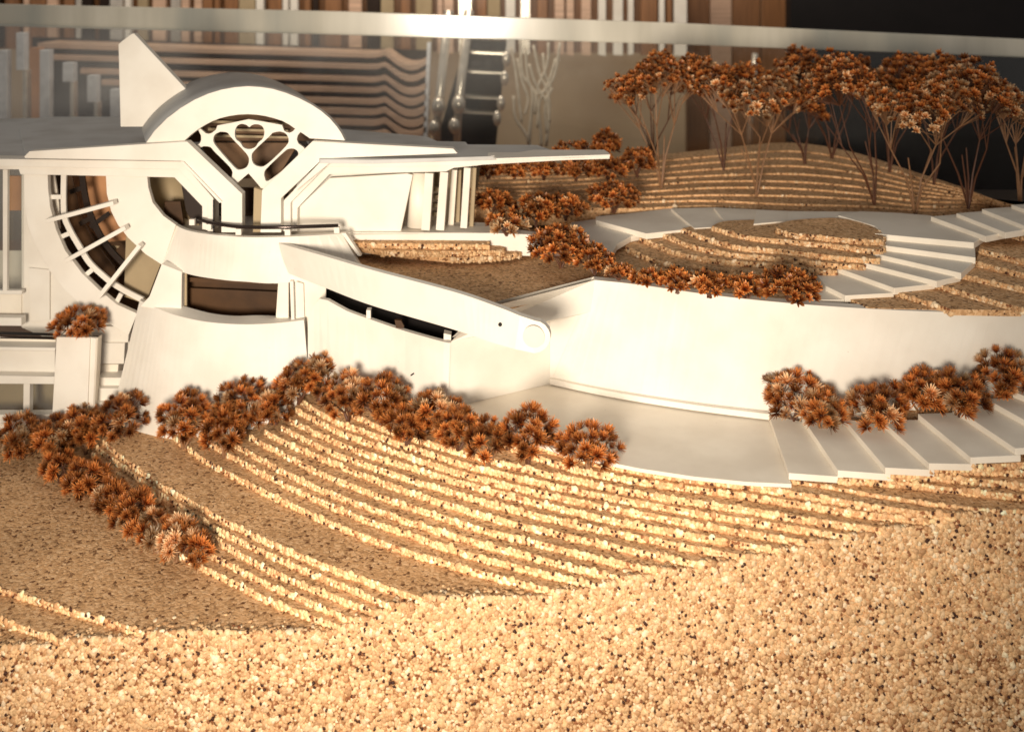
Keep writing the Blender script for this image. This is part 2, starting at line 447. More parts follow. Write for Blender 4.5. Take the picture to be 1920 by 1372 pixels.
E[15] = [(172,853),(204,880),(258,916),(302,942),(357,975),(416,1020),(517,1076),(625,1120),(714,1155)]
E[16] = [(300,990),(350,1018),(408,1048),(517,1103),(598,1137),(662,1165)]
E[17] = [(280,1005),(330,1037),(376,1063),(435,1092),(517,1132),(598,1164),(652,1185)]
E[18] = [(-260,1040),(-120,1073),(0,1108),(44,1120),(131,1147),(241,1180),(295,1200)]
E[19] = [(-260,1080),(-120,1120),(0,1164),(66,1186),(131,1211)]
zt = lambda k: -0.384 - T*(k - 1)        # top of the sheet whose edge is k
ends = []; CP = []; CN = []
for k in range(19, 0, -1):
    zm = -0.384 - T*(k - 0.5)
    pl = smooth(E[k], 4)
    w = [G(x, y, zm) for x, y in pl]
    w = [(p.x, p.y) for p in w if p.y > FRONT + 0.002]
    # ragged hand-cut edge
    w = [(x + random.uniform(-.0004, .0004), y + random.uniform(-.0004, .0004)) for x, y in w]
    tx, ty = w[-1][0] - w[-3][0], w[-1][1] - w[-3][1]
    d = (w[-1][1] - FRONT)
    xe = w[-1][0] + (tx/-ty*d if ty < -1e-5 else 0.01)
    xe = min(xe, w[-1][0] + 0.03)
    edge = w + [(xe, FRONT)]
    ends.append((xe, zt(k)))
    back = 1.14 if k > 12 else 1.02
    poly = edge + [(0.62, FRONT), (0.62, back), (w[0][0] - (0.0 if k < 18 else 0.0), back)]
    z = zt(k) + ZC
    o = MB().prism([(x, y, z) for x, y in poly], (0, 0, -T + 0.0002)).build('cork_sheet', CORK, terrain)
    rows = 2
    P, M = along(edge, z - T, z, 0.0023, rows); CP += P; CN += M
# the sheet under everything (between 19 and the block)
MB().prism([(-0.62, FRONT, ZC + zt(20)), (0.62, FRONT, ZC + zt(20)), (0.62, 1.16, ZC + zt(20)), (-0.62, 1.16, ZC + zt(20))], (0, 0, -T + 0.0002)).build('cork_sheet', CORK, terrain)
# sheets stepping up under the right stairs
U = [[(1482,906),(1540,914),(1585,922),(1680,938),(1760,950),(1850,960),(1930,968)],
     [(1572,903),(1650,905),(1760,917),(1850,927),(1930,936)],
     [(1662,896),(1750,897),(1850,905),(1930,914)],
     [(1744,888),(1830,884),(1930,890)],
     [(1822,878),(1930,872)]]
for j, pl in enumerate(U):
    z = -0.3813 + T*j
    w = [G(x, y, z - T/2) for x, y in smooth(pl, 4)]; w = [(p.x, max(p.y, FRONT + 0.0006*j)) for p in w]
    edge = w + [(0.62, w[-1][1])]
    poly = edge + [(0.62, 1.0), (w[0][0] + 0.05, 1.0), (w[0][0], w[0][1] + 0.03)]
    MB().prism([(x, y, z + ZC) for x, y in poly], (0, 0, -T + 0.0002)).build('cork_sheet', CORK, terrain)
    P, M = along(edge, z + ZC - (T if j else .0025), z + ZC, 0.0023, 2 if j else 1); CP += P; CN += M
chips('sheet_edge_granules', CP, CN, 0.0027, terrain, flat=0.15, bright=1.36)
# cut front face: granules over the whole face
P = []; M = []
def ztop(x):
    z = zt(20)
    for xe, zz in ends:
        if x >= xe: z = max(z, zz)
    return z
s = 0.00225
for i in range(int(1.08/s)):
    x0 = -0.54 + i*s
    zt_ = ztop(x0)
    m = int((zt_ + 0.585)/s)
    for j in range(m + 1):
        P.append((x0 + random.uniform(-.45, .45)*s, FRONT - 0.0004 + random.uniform(-.0006, .0005), ZC + zt_ - 0.0007 - j*s + random.uniform(-.45, .45)*s)); M.append((random.uniform(-.1,.1), -1, 0.1))
for _ in range(1200):      # crumbs along the top arris, thinning out backwards
    x_ = random.uniform(-.53, .53); d_ = random.expovariate(1/.004)
    if d_ < .03: P.append((x_, FRONT + d_, ZC + ztop(x_) + .0002)); M.append((0, -.35, 1))
chips('cut_face_granules', P, M, 0.0028, terrain, flat=0.17, bright=1.06)

# ================================================================== white pavement and outdoor steps
PZ = -0.381
pav = MB().prism([G(x, y, PZ) for x, y in [(850,752),(905,790),(1000,828),(1065,850),(1130,864),(1200,878),(1300,893),(1400,903),(1484,907),(1441,787),(1440,775),(1200,735),(1030,700),(1000,700)]], (0,0,-0.0029)).build('pavement', PAVE)
tag(pav, kind='structure')
steps = empty('outdoor_steps', G(1560, 850, PZ), 'flight of broad white card steps rising right past the bushes below the curved wall', 'steps')
B = [(1441,788),(1503,792),(1582,796),(1652,798),(1721,787),(1786,773),(1849,759),(1899,745),(1950,730)]
Fc = [(1479,899),(1571,894),(1660,889),(1742,881),(1820,870),(1904,853),(1985,835),(2065,812),(2140,790)]
for i in range(8):
    z = PZ + T*(i + 1) + 0.0005
    # left edge at i (bottom of riser), raised by this step's height
    a = G(*B[i], z - T); b_ = G(*Fc[i], z - T); c = G(*Fc[i+1], z); d = G(*B[i+1], z)
    sh = Vector((0.004, 0, 0))
    q = [Vector((p.x, p.y, ZC + z)) for p in (a, b_, c + sh, d + sh)]
    MB().prism(q, (0, 0, -T)).build('step', PAVE, steps, bevel=0.0003)

# ================================================================== curved retaining wall
wallo = empty('curved_retaining_wall', G(1240, 758, PZ), 'long tall white curved retaining wall behind the white pavement', 'wall')
top = smooth([(1115,525,-.2795),(1200,534,-.2795),(1350,555,-.2795),(1500,570,-.2795),(1650,580,-.2795),(1800,586,-.2795),(1930,588,-.2795),(2150,580,-.2795)], 6)
bot = smooth([(1031,720,PZ),(1150,744,PZ),(1300,767,PZ),(1440,783,PZ),(1580,794,PZ),(1720,800,PZ),(1850,802,PZ),(2080,800,PZ)], 6)
TA = [G(*p) for p in top]; BA = [G(*p) for p in bot]
MB().ribbon(TA, BA, (0.0, 0.012, 0)).build('wall_face', WHITE, wallo, smooth_=False, bevel=0.0004)
# plinth strip along the foot, a hair above the paving
pb = smooth([(1031,722,PZ),(1150,747,PZ),(1300,771,PZ),(1442,789,PZ)], 6)
A1 = [G(*p) + Vector((0, -0.0015, 0.0065)) for p in pb]; B1 = [G(*p) + Vector((0, -0.0015, 0.0015)) for p in pb]
MB().ribbon(A1, B1, (0, 0.006, 0)).build('plinth', WHITE, wallo)
# left return with its folded upper part
a = G(878, 766, PZ); b_ = G(1031, 720, PZ); up1 = V(1031, 604, b_.y); up0 = V(846, 640, a.y)
MB().ribbon([up0, up1], [V(839, 766, a.y), b_], (0.002, 0.010, 0)).build('return_wall', WHITE, wallo, bevel=0.0004)
E1 = G(1115, 525, -.2795); E0 = V(912, 577, 0.872); C1 = V(1112, 584, TA[0].y + 0.001)
o = MB(); o.add([E0, E1, C1, up1, up0], [(0, 1, 2, 3, 4)])
o.add([p + Vector((0, 0.01, 0.0)) for p in (E0, E1, C1, up1, up0)], [(4, 3, 2, 1, 0)])
o.build('upper_return', WHITE, wallo)
MB().add([up1, C1, TA[0], BA[0], Vector(b_)], [(0, 1, 2), (0, 2, 3, 4)]).build('corner_facet', WHITE, wallo)

# ================================================================== courtyard cork behind the beam
CZ = -0.287
court = MB().prism([G(x, y, CZ) for x, y in [(505,470),(700,518),(840,560),(925,576),(1105,527),(1200,537),(1350,557),(1500,572),(1650,582),(1800,588),(1930,592),(2300,592),(2300,440),(1000,400),(560,455)]], (0,0,-0.006)).build('courtyard_ground', CORK)
tag(court, kind='structure')
for pts, z in (([(640,446),(916,452),(918,460),(900,458),(664,456)], -.2685), ([(640,452),(935,459),(948,466),(935,469),(820,472),(715,470),(664,462)], -.2735),
               ([(640,456),(975,466),(978,474),(930,480),(850,484),(760,476)], -.2785)):
    MB().prism([G(x, y, z) for x, y in smooth(pts, 1)], (0,0,-0.0048)).build('cork_sheet', CORK, court)
    w = [G(x, y, z) for x, y in pts[1:]]; 
P = []; M = []
for pts, z in (([(664,456),(900,459),(916,455)], -.2685), ([(715,471),(820,473),(935,470),(948,466)], -.2735), ([(845,485),(930,481),(976,475)], -.2785)):
    w = [G(x, y, z) for x, y in pts]
    p_, m_ = along([(q.x, q.y) for q in w], z + ZC - T, z + ZC, 0.0026, 2); P += p_; M += m_
# ================================================================== spiral stair and mound
spiral = empty('spiral_steps', G(1700, 500, -.275), 'ring of white card steps winding round the low cork mound', 'steps')
TR = [([(1500,562),(1546,540),(1590,556),(1590,562)], -.2800),
      ([(1548,536),(1520,500),(1557,503),(1676,549),(1585,554)], -.2755),
      ([(1550,495),(1606,494),(1753,532),(1677,540)], -.2710),
      ([(1600,488),(1633,479),(1801,517),(1756,527)], -.2665),
      ([(1625,472),(1657,462),(1828,489),(1802,512)], -.2620),
      ([(1640,458),(1654,446),(1828,464),(1829,483)], -.2570),
      ([(1640,438),(1656,437),(1640,424),(1572,404),(1612,396),(1681,399),(1745,404),(1847,441),(1826,455)], -.2515),
      ([(1745,406),(1793,402),(1884,436),(1848,443)], -.2470),
      ([(1793,400),(1841,396),(1930,429),(1885,436)], -.2430),
      ([(1841,392),(1896,388),(1960,405),(1960,430),(1930,427)], -.2390),
      ([(1896,384),(1990,380),(1990,400),(1950,402)], -.2350),
      ([(1480,396),(1614,397),(1576,406),(1475,414)], -.2535),
      ([(1418,393),(1482,396),(1477,414),(1413,420)], -.2560),
      ([(1338,389),(1420,393),(1415,420),(1366,424)], -.2585),
      ([(1258,391),(1340,389),(1368,424),(1302,428)], -.2610),
      ([(1117,406),(1180,400),(1262,390),(1306,428),(1212,438),(1117,413)], -.2640),
      ([(1070,417),(1117,411),(1214,437),(1183,443),(1157,458),(1142,484),(1085,452)], -.2690)]
for pts, z in TR:
    MB().prism([G(x, y, z) for x, y in pts], (0,0,-0.0060)).build('step', PAVE, spiral, bevel=0.0003)
mound = empty('cork_mound', G(1400, 500, -.28), 'low stepped cork mound of crescent layers inside the ring of white steps', 'mound')
ML = [([(1145,482),(1160,465),(1200,440),(1300,425),(1500,480),(1515,530),(1400,530),(1260,514),(1180,503)], -.2800),
      ([(1172,462),(1200,440),(1300,425),(1530,490),(1480,516),(1370,505),(1270,497),(1215,482)], -.2755),
      ([(1200,446),(1260,430),(1400,430),(1556,498),(1553,507),(1510,504),(1450,495),(1350,487),(1275,474),(1232,457)], -.2710),
      ([(1235,436),(1290,424),(1400,424),(1603,489),(1604,496),(1540,492),(1460,482),(1380,475),(1300,460),(1262,445)], -.2665),
      ([(1280,428),(1340,418),(1470,420),(1632,478),(1633,485),(1550,478),(1470,468),(1390,462),(1335,448)], -.2620),
      ([(1335,424),(1365,414),(1470,414),(1640,440),(1654,452),(1650,468),(1560,458),(1480,450),(1400,442)], -.2575),
      ([(1455,426),(1475,415),(1520,410),(1570,409),(1618,418),(1648,432),(1656,443),(1654,450),(1600,448),(1530,441),(1480,436)], -.2520)]
for pts, z in ML:
    c_ = Vector(); w = [G(x, y, z) for x, y in pts]
    sm = smooth([tuple(q) for q in w] + [tuple(w[0])], 3)[:-1]
    MB().prism(sm, (0,0,-0.0050)).build('cork_sheet', CORK, mound)
    for a, b in zip(sm, sm[1:] + sm[:1]):
        # granules only on edges that face the viewer
        cx = sum(q.x for q in w)/len(w)
        if b[0] > a[0] or True:
            t = Vector((b[0]-a[0], b[1]-a[1])); nn = Vector((t.y, -t.x))
            if nn.length < 1e-9: continue
            sgn = 1
            mid = Vector(((a[0]+b[0])/2, (a[1]+b[1])/2)); ctr = Vector((cx, sum(q.y for q in w)/len(w)))
            if nn.dot(mid - ctr) < 0: a, b = b, a; nn = -nn
            if nn.y < 0:
                p_, m_ = along([a, b], z + ZC - .0048, z + ZC, 0.0025, 2); P += p_; M += m_
# cork treads outside the ring
CT = [([(1586,556),(1675,556),(1760,580),(1628,577)], -.2790),
      ([(1677,546),(1754,540),(1915,582),(1785,580)], -.2755),
      ([(1754,532),(1803,521),(1990,552),(1990,584),(1925,580)], -.2715),
      ([(1803,514),(1829,498),(1990,526),(1990,556)], -.2675),
      ([(1829,490),(1836,473),(1990,500),(1990,530)], -.2630),
      ([(1836,466),(1842,447),(1884,438),(1990,462),(1990,505)], -.2580),
      ([(1884,433),(1990,428),(1990,470)], -.2520)]
outer = empty('cork_treads', G(1750, 570, -.28), 'fan of wide cork treads spreading right of the white spiral steps', 'steps')
for pts, z in CT:
    w = [G(x, y, z) for x, y in pts]
    MB().prism(w, (0,0,-0.0050)).build('cork_sheet', CORK, outer)
    p_, m_ = along([(w[0].x, w[0].y), (w[-1].x, w[-1].y)], z + ZC - .005, z + ZC, 0.0026, 2); P += p_; M += m_
# ================================================================== wooded hill
hill = None
H1 = [(880,392),(1060,388),(1180,390),(1260,388),(1340,387),(1480,395),(1620,399),(1740,404),(1850,394),(1935,386),(2050,380)]
HR = [(880,318),(1060,312),(1180,296),(1260,288),(1340,280),(1480,268),(1600,286),(1700,318),(1800,350),(1895,383),(1990,388)]
nh = 9
for j in range(nh):
    z = -0.262 + 0.0022*j
    t = j/nh
    fr = [(a[0]*(1-t)+b[0]*t, a[1]*(1-t)+b[1]*t) for a, b in zip(H1, HR)]
    fr = [(x, y + 1.5*math.sin(x*0.013 + j*1.7)*(1-t)) for x, y in smooth(fr, 4)]
    rr = smooth(HR, 4)
    w = [G(x, y, z) for x, y in fr]; bk = [G(x, y - 0.4, z) for x, y in rr][::-1]
    if hill is None:
        hill = MB().prism(w + bk, (0,0,-0.02)).build('hill', CORK); tag(hill, kind='structure')
    else:
        MB().prism(w + bk, (0,0,-0.0060)).build('cork_sheet', CORK, hill)
    p_, m_ = along([(q.x, q.y) for q in w], z + ZC - .0022, z + ZC, 0.0050, 1)
    for a_, b_ in zip(p_, m_):
        if math.sin(a_[0]*31 + j*2.1) + math.sin(a_[0]*77 + j) > .5: P.append(a_); M.append(b_)
chips('upper_sheet_granules', P, M, 0.0027, court, flat=0.30)
base2 = MB().prism([(-.02, 1.03, 0), (.62, 0.93, 0), (.95, 0.93, 0), (.95, 1.44, 0), (-.02, 1.44, 0)], (0, 0, ZC - 0.30)).build('base_block', DARK)
tag(base2, kind='structure')

# ================================================================== curved beam
beam = empty('curved_beam', V(760, 600, 0.92), 'long white curved beam with a rounded end holding a round grey disc', 'beam')
tp = smooth([(522,456,.998),(600,478,.962),(700,507,.918),(850,547,.858),(930,574,.830),(975,592,.815)], 6)
bt = smooth([(536,511,.998),(610,540,.962),(700,574,.918),(850,618,.858),(920,642,.830),(965,655,.815)], 6)
capT = [(1001 + 31*math.sin(q), 632 - 31*math.cos(q), .810 - .007*math.sin(q)) for q in [.05,.4,.75,1.1,1.35,1.55]]; capB = [(x, 1264 - y, d) for x, y, d in capT]
A_ = [V(*p) for p in tp + capT]; B_ = [V(*p) for p in bt + capB]
MB().ribbon(A_, B_, (0.001, 0.008, 0)).build('beam_body', WHITE, beam, bevel=0.0004)
dc = V(1001, 631, .806)
def disc(name, c, r, th, mat, parent, nrm=(0.0, -1, 0), k=32):
    nrm = Vector(nrm).normalized(); a = nrm.cross(Vector((0,0,1))).normalized(); b = a.cross(nrm)
    pts = [Vector(c) + a*r*math.cos(6.2832*i/k) + b*r*math.sin(6.2832*i/k) for i in range(k)]
    return MB().prism(pts, nrm*th).build(name, mat, parent)
disc('end_disc', dc + Vector((0, 0.0005, 0)), 0.0088, 0.0009, DISC, beam, (-0.18, -1, 0))
disc('pin_hole', V(938, 607, .8265) + Vector((0, -0.0014, 0)), 0.0016, 0.0007, BLACK, beam, (-0.25, -1, 0))
# wall below the beam with the dark slot above it
fw = empty('slotted_wall', V(700, 700, 0.93), 'white wall panel under the curved beam with a long black slot above it', 'wall')
ft = [(577,603,.972),(599,560,.968),(650,583,.953),(700,601,.940),(760,621,.924),(832,641,.899),(846,642,.898)]
fb = [(577,715,.972),(599,720,.968),(640,740,.953),(700,760,.940),(760,780,.924),(828,800,.899),(840,800,.898)]
MB().ribbon([V(*p) for p in smooth(ft, 3)], [V(*p) for p in smooth(fb, 3)], (0.001, 0.006, 0)).build('wall_panel', WHITE, fw, bevel=0.0003)
plate('pale_backing', [(560,500),(612,520),(606,720),(560,720)], 1.0, .003, PAVE, fw)
MB().prism([V(597,505,1.02), V(870,560,.93), V(870,790,.93), V(597,740,1.02)], (0, 0.004, 0)).build('slot_backing', BLACK, fw)  # black sheet added to stand in for the shade inside the slot
MB().box(V(692, 587, .948), (.004, .008, .008)).build('slot_spacer', WHITE, fw)
MB().prism([V(740,600,.930), V(752,601,.930), V(758,612,.930), V(748,626,.930), V(743,618,.930)], (0,.004,0)).build('wood_splinter', BROWN, fw)
MB().prism([V(832,625,.905), V(846,628,.905), V(840,780,.905), V(829,780,.905)], (0,.01,0)).build('end_post', WHITE, fw, bevel=0.0003)
MB().tube([V(770,704,.9165), V(773,702,.9165), V(776,700,.9165)], .0006, 5).build('glue_mark', BLACK, fw)

# ================================================================== the model house
house = empty('model_house', V(460, 640, 1.03), 'large white card model building with arched tracery window and wide flat roofs', 'model building')
DF = 1.03
# roof plates
slab('roof', [(-160,228),(36,222),(240,220),(420,226),(345,299),(0,297),(-160,296)], -.1835, .004, GREYW, house)
slab('roof', [(37,241),(84,219),(226,219),(330,222),(345,285),(275,282),(48,291)], -.1815, .002, GREYW, house, bevel=.0003)
slab('roof', [(560,236),(640,242),(800,256),(820,265),(873,266),(877,271),(1007,272),(1030,280),(930,293),(700,300),(600,299)], -.1800, .004, GREYW, house, bevel=.0003)
slab('roof_tip', [(1000,281),(1133,281),(1141,286),(1144,290),(930,297),(925,293)], -.1785, .0018, WHITE, house, bevel=.0002)
slab('roof_tip', [(930,290),(1028,282),(1144,289),(1143,294),(930,300)], -.1812, .0022, WHITE, house, bevel=.0002)
# stepped fascias
plate('fascia', [(-160,296),(340,303),(400,372),(400,434),(389,434),(389,378),(334,318),(-160,309)], DF - .004, .02, WHITE, house)
plate('fascia', [(-160,308),(334,315),(392,380),(392,432),(379,430),(379,387),(327,333),(38,327),(35,318),(-160,317)], DF + .002, .02, WHITE, house)
plate('fascia', [(607,299),(850,297),(925,292),(1143,291),(1143,296),(929,308),(855,312),(611,313),(545,380),(545,434),(530,434),(530,378)], DF - .002, .02, WHITE, house)
plate('fascia', [(612,311),(929,306),(893,311),(851,315),(836,322),(618,327),(558,390),(557,434),(543,434),(543,379)], DF + .006, .02, WHITE, house)
# Y shaped gable legs
plate('gable_leg', [(45,294),(55,284),(341,266),(351,266),(454,364),(454,436),(415,436),(415,381),(340,302),(47,297)], DF - .014, .012, WHITE, house)
plate('gable_leg', [(586,265),(850,279),(858,288),(618,297),(604,299),(527,372),(527,436),(488,436),(491,357)], DF - .014, .012, WHITE, house)
plate('leg_return', [(476,352),(491,357),(488,436),(474,436)], DF - .0015, .02, TAN, house)
plate('trim_strip', [(339,303),(344,303),(416,378),(412,381)], DF - .017, .003, WHITE, house, bevel=0)
plate('trim_strip', [(604,300),(617,300),(619,305),(553,359),(551,356)], DF - .017, .003, WHITE, house, bevel=0)
# arch
ao = [(273.5,268),(290,245),(313,222),(338,203),(365,187),(390,176),(415,168.5),(440,164),(464.6,162),(488,163.5),(511,167),(536,174.5),(561,184.6),(583,196),(601.6,208),(618,222),(631,237),(640,250),(647,264)]
ai = [(346,264),(358,253),(371,243),(384,235),(397.5,228),(413,222),(429.6,218),(447,215.5),(464.6,214.6),(481,215.6),(497,218),(513,222),(529,227),(542,234),(555,243),(568,251),(581,260)]
DA = DF - .006
plate('arch_face', ao + ai[::-1], DA, .010, WHITE, house)
ex = Vector((-.037, .085, .0065))
Ao = [V(x, y, DA + .0103) for x, y in smooth(ao, 2)]
Ai = [Vector((p.x, p.y, p.z)) for p in Ao]
cen = V(460, 268, DA)
m = MB(); n = len(Ao)
inn = [cen + (p - cen)*0.965 for p in Ao]; bo = [p + ex for p in Ao]; bi = [p + ex for p in inn]
fs = []
for i in range(n-1):
    fs += [(i, i+1, 2*n+i+1, 2*n+i), (n+i+1, n+i, 3*n+i, 3*n+i+1), (2*n+i, 2*n+i+1, 3*n+i+1, 3*n+i)]
m.add(Ao + inn + bo + bi, fs); ov = m.build('arch_vault', GREYW, house, smooth_=True)
# tracery
z2 = lambda L: [(240 + u/3.429, 100 + v/3.429) for u, v in L]
outl = z2([(775,425),(870,440),(990,462),(1003,498),(1020,508),(1040,512),(1060,503),(1075,486),(1098,470),(1110,505),(1090,530),(1085,555),(1095,580),(1130,605),(1150,640),(1010,760),(870,900),(850,860),(812,815),(775,772),(735,806),(690,845),(640,800),(430,610),(400,580),(440,592),(462,580),(470,560),(470,530),(455,500),(440,480),(466,486),(500,515),(520,519),(540,512),(565,492),(575,465),(680,445)])
def rnd(L, n=3):
    return smooth(L + [L[0]], n)[:-1]
def grow(L, k=1.13):
    cx = sum(p[0] for p in L)/len(L); cy = sum(p[1] for p in L)/len(L)
    return [(cx + (x-cx)*k, cy + (y-cy)*k) for x, y in L]
holes = [rnd(z2([(780,480),(760,465),(730,460),(705,475),(693,510),(700,550),(725,570),(745,600),(780,610),(815,598),(835,570),(862,545),(870,505),(858,475),(830,462),(800,465)])),
         rnd(z2([(600,515),(640,520),(665,550),(750,640),(768,680),(755,720),(715,737),(680,720),(575,600),(558,560),(570,530)])),
         rnd(z2([(970,512),(1005,525),(1022,560),(1005,600),(895,705),(850,718),(815,700),(805,660),(820,625),(910,540),(930,520)])),
         rnd(z2([(490,603),(530,608),(560,640),(650,730),(666,770),(650,800),(620,790),(540,715),(470,645),(462,620)])),
         rnd(z2([(1060,618),(1085,635),(1080,670),(1000,745),(905,815),(885,795),(882,765),(900,735),(1000,640),(1030,620)]))]
holes = [grow(h_, k_) for h_, k_ in zip(holes, (1.08, 1.10, 1.10, 1.06, 1.06))]
holed('window_tracery', outl, holes, DF + .006, .004, WHITE, house)
plate('vault_back', [(x, y) for x, y in ao] , 1.115, .003, VB, house)
for y in (226, 240, 252): plate('vault_slat', [(390,y),(540,y+4),(540,y+8),(390,y+5)], 1.10, .002, TAN, house, bevel=0)
plate('inner_board', [(375,268),(560,268),(520,335),(410,335)], 1.095, .003, VB, house)
# fin
plate('roof_fin', [(222,84),(228,78),(247,64),(251,63),(349,168),(300,222),(272,238),(226,238)], 1.10, .010, WHITE, house)
# interior floor, back walls
slab('floor', [(276,431),(330,433),(345,436),(480,448),(640,441),(676,440),(916,438),(916,418),(560,405),(300,405),(276,405)], -.262, .004, WHITE, house)
slab('terrace', [(640,436),(918,437),(1000,440),(1012,436),(916,423),(640,423)], -.2610, .022, WHITE, house, bevel=.0003)
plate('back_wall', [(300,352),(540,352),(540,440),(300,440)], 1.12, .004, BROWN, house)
plate('side_wall', [(618,334),(763,325.5),(774,328),(751,437),(556,439),(556,392)], DF + .018, .006, WHITE, house)
plate('wall_body', [(556,325),(770,318),(745,437),(556,437)], DF + .030, .05, WHITE, house)
# columns on the right
MB().tube([V(786,324,1.06), V(784,424,1.06)], [.0085, .0115], 20).build('round_column', PAVE, house, smooth_=True)
for a, b, wv, D_, m_ in (((806,322),(799,428),.0088,1.052,WHITE), ((834,320),(826,428),.0085,1.052,WHITE), ((877,312),(870,424),.0070,1.058,WHITE),
                     ((853,316),(846,422),.0060,1.085,PAVE), ((862,316),(858,422),.0045,1.10,TAN), ((890,312),(884,421),.0045,1.075,TAN)):
    MB().bar(V(*a, D_), V(*b, D_), wv, .018).build('column', m_, house, bevel=.0003)
for y in (354, 368, 384, 400):
    MB().box(V(818, y, 1.10), (.014, .01, .004)).build('louvre', TAN, house)
plate('inner_screen', [(797,318),(900,314),(896,352),(797,354)], 1.13, .003, TAN, house)
# balcony parapet
pt = smooth([(328,421,1.04),(345,430,1.03),(375,437,1.018),(420,442,1.006),(480,445,1.0),(560,443,1.004),(641,438,1.02)], 5)
pbm = smooth([(303,496,1.035),(335,508,1.022),(365,517,1.010),(410,524,1.0),(455,528,.994),(540,530,.994),(676,500,1.005)], 5)
MB().ribbon([V(*p) for p in pt], [V(*p) for p in pbm], (0, .007, 0)).build('balcony_parapet', WHITE, house, bevel=.0003)
MB().prism([V(640,437,1.012), V(648,437,1.012), V(677,480,1.012), V(671,480,1.012)], (0,.008,0)).build('parapet_end', WHITE, house)
hr = smooth([(372,411,1.026),(403,419,1.012),(456,425.5,1.002),(532,426,1.0),(634,423,1.012)], 6)
rail = MB().tube([V(*p) for p in hr], .0019, 8).build('handrail', CHROME, house, smooth_=True)
for x, y, D_ in ((361,416,1.03),(392,425,1.018),(448,434,1.004),(540,435,1.0),(632,431,1.012)):
    MB().box(V(x, y, D_), (.0055, .005, .006)).build('rail_foot', WHITE, house, bevel=.0003)
for x in (400.5, 529):
    MB().bar(V(x, 375, DF - .006), V(x, 436, DF - .006), .0012, .001).build('gable_groove', BLACK, house)
# window band under balcony
plate('window_pillar', [(303,495),(341,510),(340,585),(262,575),(280,556)], 1.015, .012, WHITE, house)
plate('window_pillar', [(522,520),(541,520),(541,605),(517,595)], .998, .010, PAVE, house)
plate('window_pillar', [(543,527),(550,527),(552,604),(546,604)], .990, .012, WHITE, house)
plate('window_pillar', [(553,527),(569,532),(571,602),(555,602)], .996, .012, WHITE, house)
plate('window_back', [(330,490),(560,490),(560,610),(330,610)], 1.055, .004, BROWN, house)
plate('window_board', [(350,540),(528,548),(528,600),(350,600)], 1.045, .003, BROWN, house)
plate('window_frame', [(341,508),(350,508),(350,590),(341,585)], 1.025, .003, TAN, house, bevel=0)
plate('window_frame', [(350,520),(522,528),(522,534),(350,528)], 1.04, .003, BROWN, house, bevel=0)
# sill ledge and bastion
rim = smooth([(262,563,1.03),(295,578,1.012),(330,591,1.0),(385,603,.990),(450,608,.985),(515,606,.983),(570,600,.985)], 5)
rin = smooth([(268,562,1.045),(310,565,1.03),(345,574,1.02),(395,587,1.012),(440,592,1.008),(490,591,1.006),(560,594,1.006)], 5)
MB().ribbon([V(*p) for p in rin], [V(*p) for p in rim], (0, .002, -.003)).build('window_sill', WHITE, house)
bb = []
for (x, y, D_), (xb, Db) in zip([rim[int(i*(len(rim)-1)/6)] for i in range(7)], [(203,1.015),(250,.995),(300,.980),(372,.968),(445,.962),(515,.960),(590,.966)]):
    bb.append(((xb-960)/FP*Db, Db, ZC - .452))
bbs = smooth(bb, 5)
MB().ribbon([V(*p) for p in rim], bbs, (0, .006, 0)).build('bastion', WHITE, house)
# big half ring plates on the left
op = [(44,322),(45,360),(46,389),(52,422),(66,461),(92,507),(122,545),(153,573),(171,588),(241,628),(257,588),(219,571),(184,542),(153,512),(122,470),(105,431),(94,389),(90,355),(89,322)]
plate('ring_plate', op, 1.0375, .007, WHITE, house)
ip = [(198,322),(200,363),(208,396),(221,422),(240,446),(273,477),(304,497),(330,422),(306,405),(286,380),(278,352),(275,322)]
plate('ring_plate', ip, 1.0345, .007, WHITE, house)
plate('left_wall', [(40,322),(60,322),(120,540),(180,585),(245,620),(240,660),(100,640),(40,614)], 1.052, .006, WHITE, house)
plate('left_panel', [(53,502),(93,506),(93,600),(57,603)], 1.049, .0025, WHITE, house)
def strip(name, pts, D_, w, th, mat, parent):
    P_ = smooth(pts, 4); A = []; Bq = []
    for i, (x, y) in enumerate(P_):
        x0, y0 = P_[max(i-1, 0)]; x1, y1 = P_[min(i+1, len(P_)-1)]
        L = math.hypot(x1-x0, y1-y0); nx, ny = -(y1-y0)/L*w/2, (x1-x0)/L*w/2
        A.append(V(x+nx, y+ny, D_)); Bq.append(V(x-nx, y-ny, D_))
    return MB().ribbon(A, Bq, (0, th, 0)).build(name, mat, parent, bevel=.0002)
lad = strip('curved_ladder', [(119,326),(119,398),(129,429),(149,464),(168,494),(197,521),(210,531),(236,547),(268,563)], 1.044, 10, .003, WHITE, house)
for a, b in (((94,369),(116,369)), ((112,445),(131,437)), ((158,518),(175,504)), ((217,570),(228,550))):
    put(MB().bar(V(*a, 1.0445), V(*b, 1.0445), .0045, .003).build('rung', WHITE), lad)
strip('inner_ladder', [(152,326),(162,385),(180,430),(205,468),(240,505)], 1.085, 10, .004, DARK, house)
for a, b in (((132,360),(160,350)), ((150,420),(176,405)), ((170,425),(205,400))):
    MB().bar(V(*a, 1.088), V(*b, 1.088), .005, .003).build('inner_rung', DARK, house)
plate('lining_panel', [(100,318),(132,318),(150,400),(175,450),(215,500),(230,560),(190,540),(130,470),(104,400)], 1.105, .004, BROWN, house)
plate('peach_panel', [(112,312),(225,312),(245,450),(190,455),(130,390)], 1.135, .004, PEACH, house)
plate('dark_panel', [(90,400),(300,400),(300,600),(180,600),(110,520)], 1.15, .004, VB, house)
plate('tan_panel', [(236,440),(304,488),(272,570),(232,556)], 1.065, .003, TAN, house)
plate('small_panel', [(200,458),(224,462),(216,470)], 1.10, .002, TAN, house)
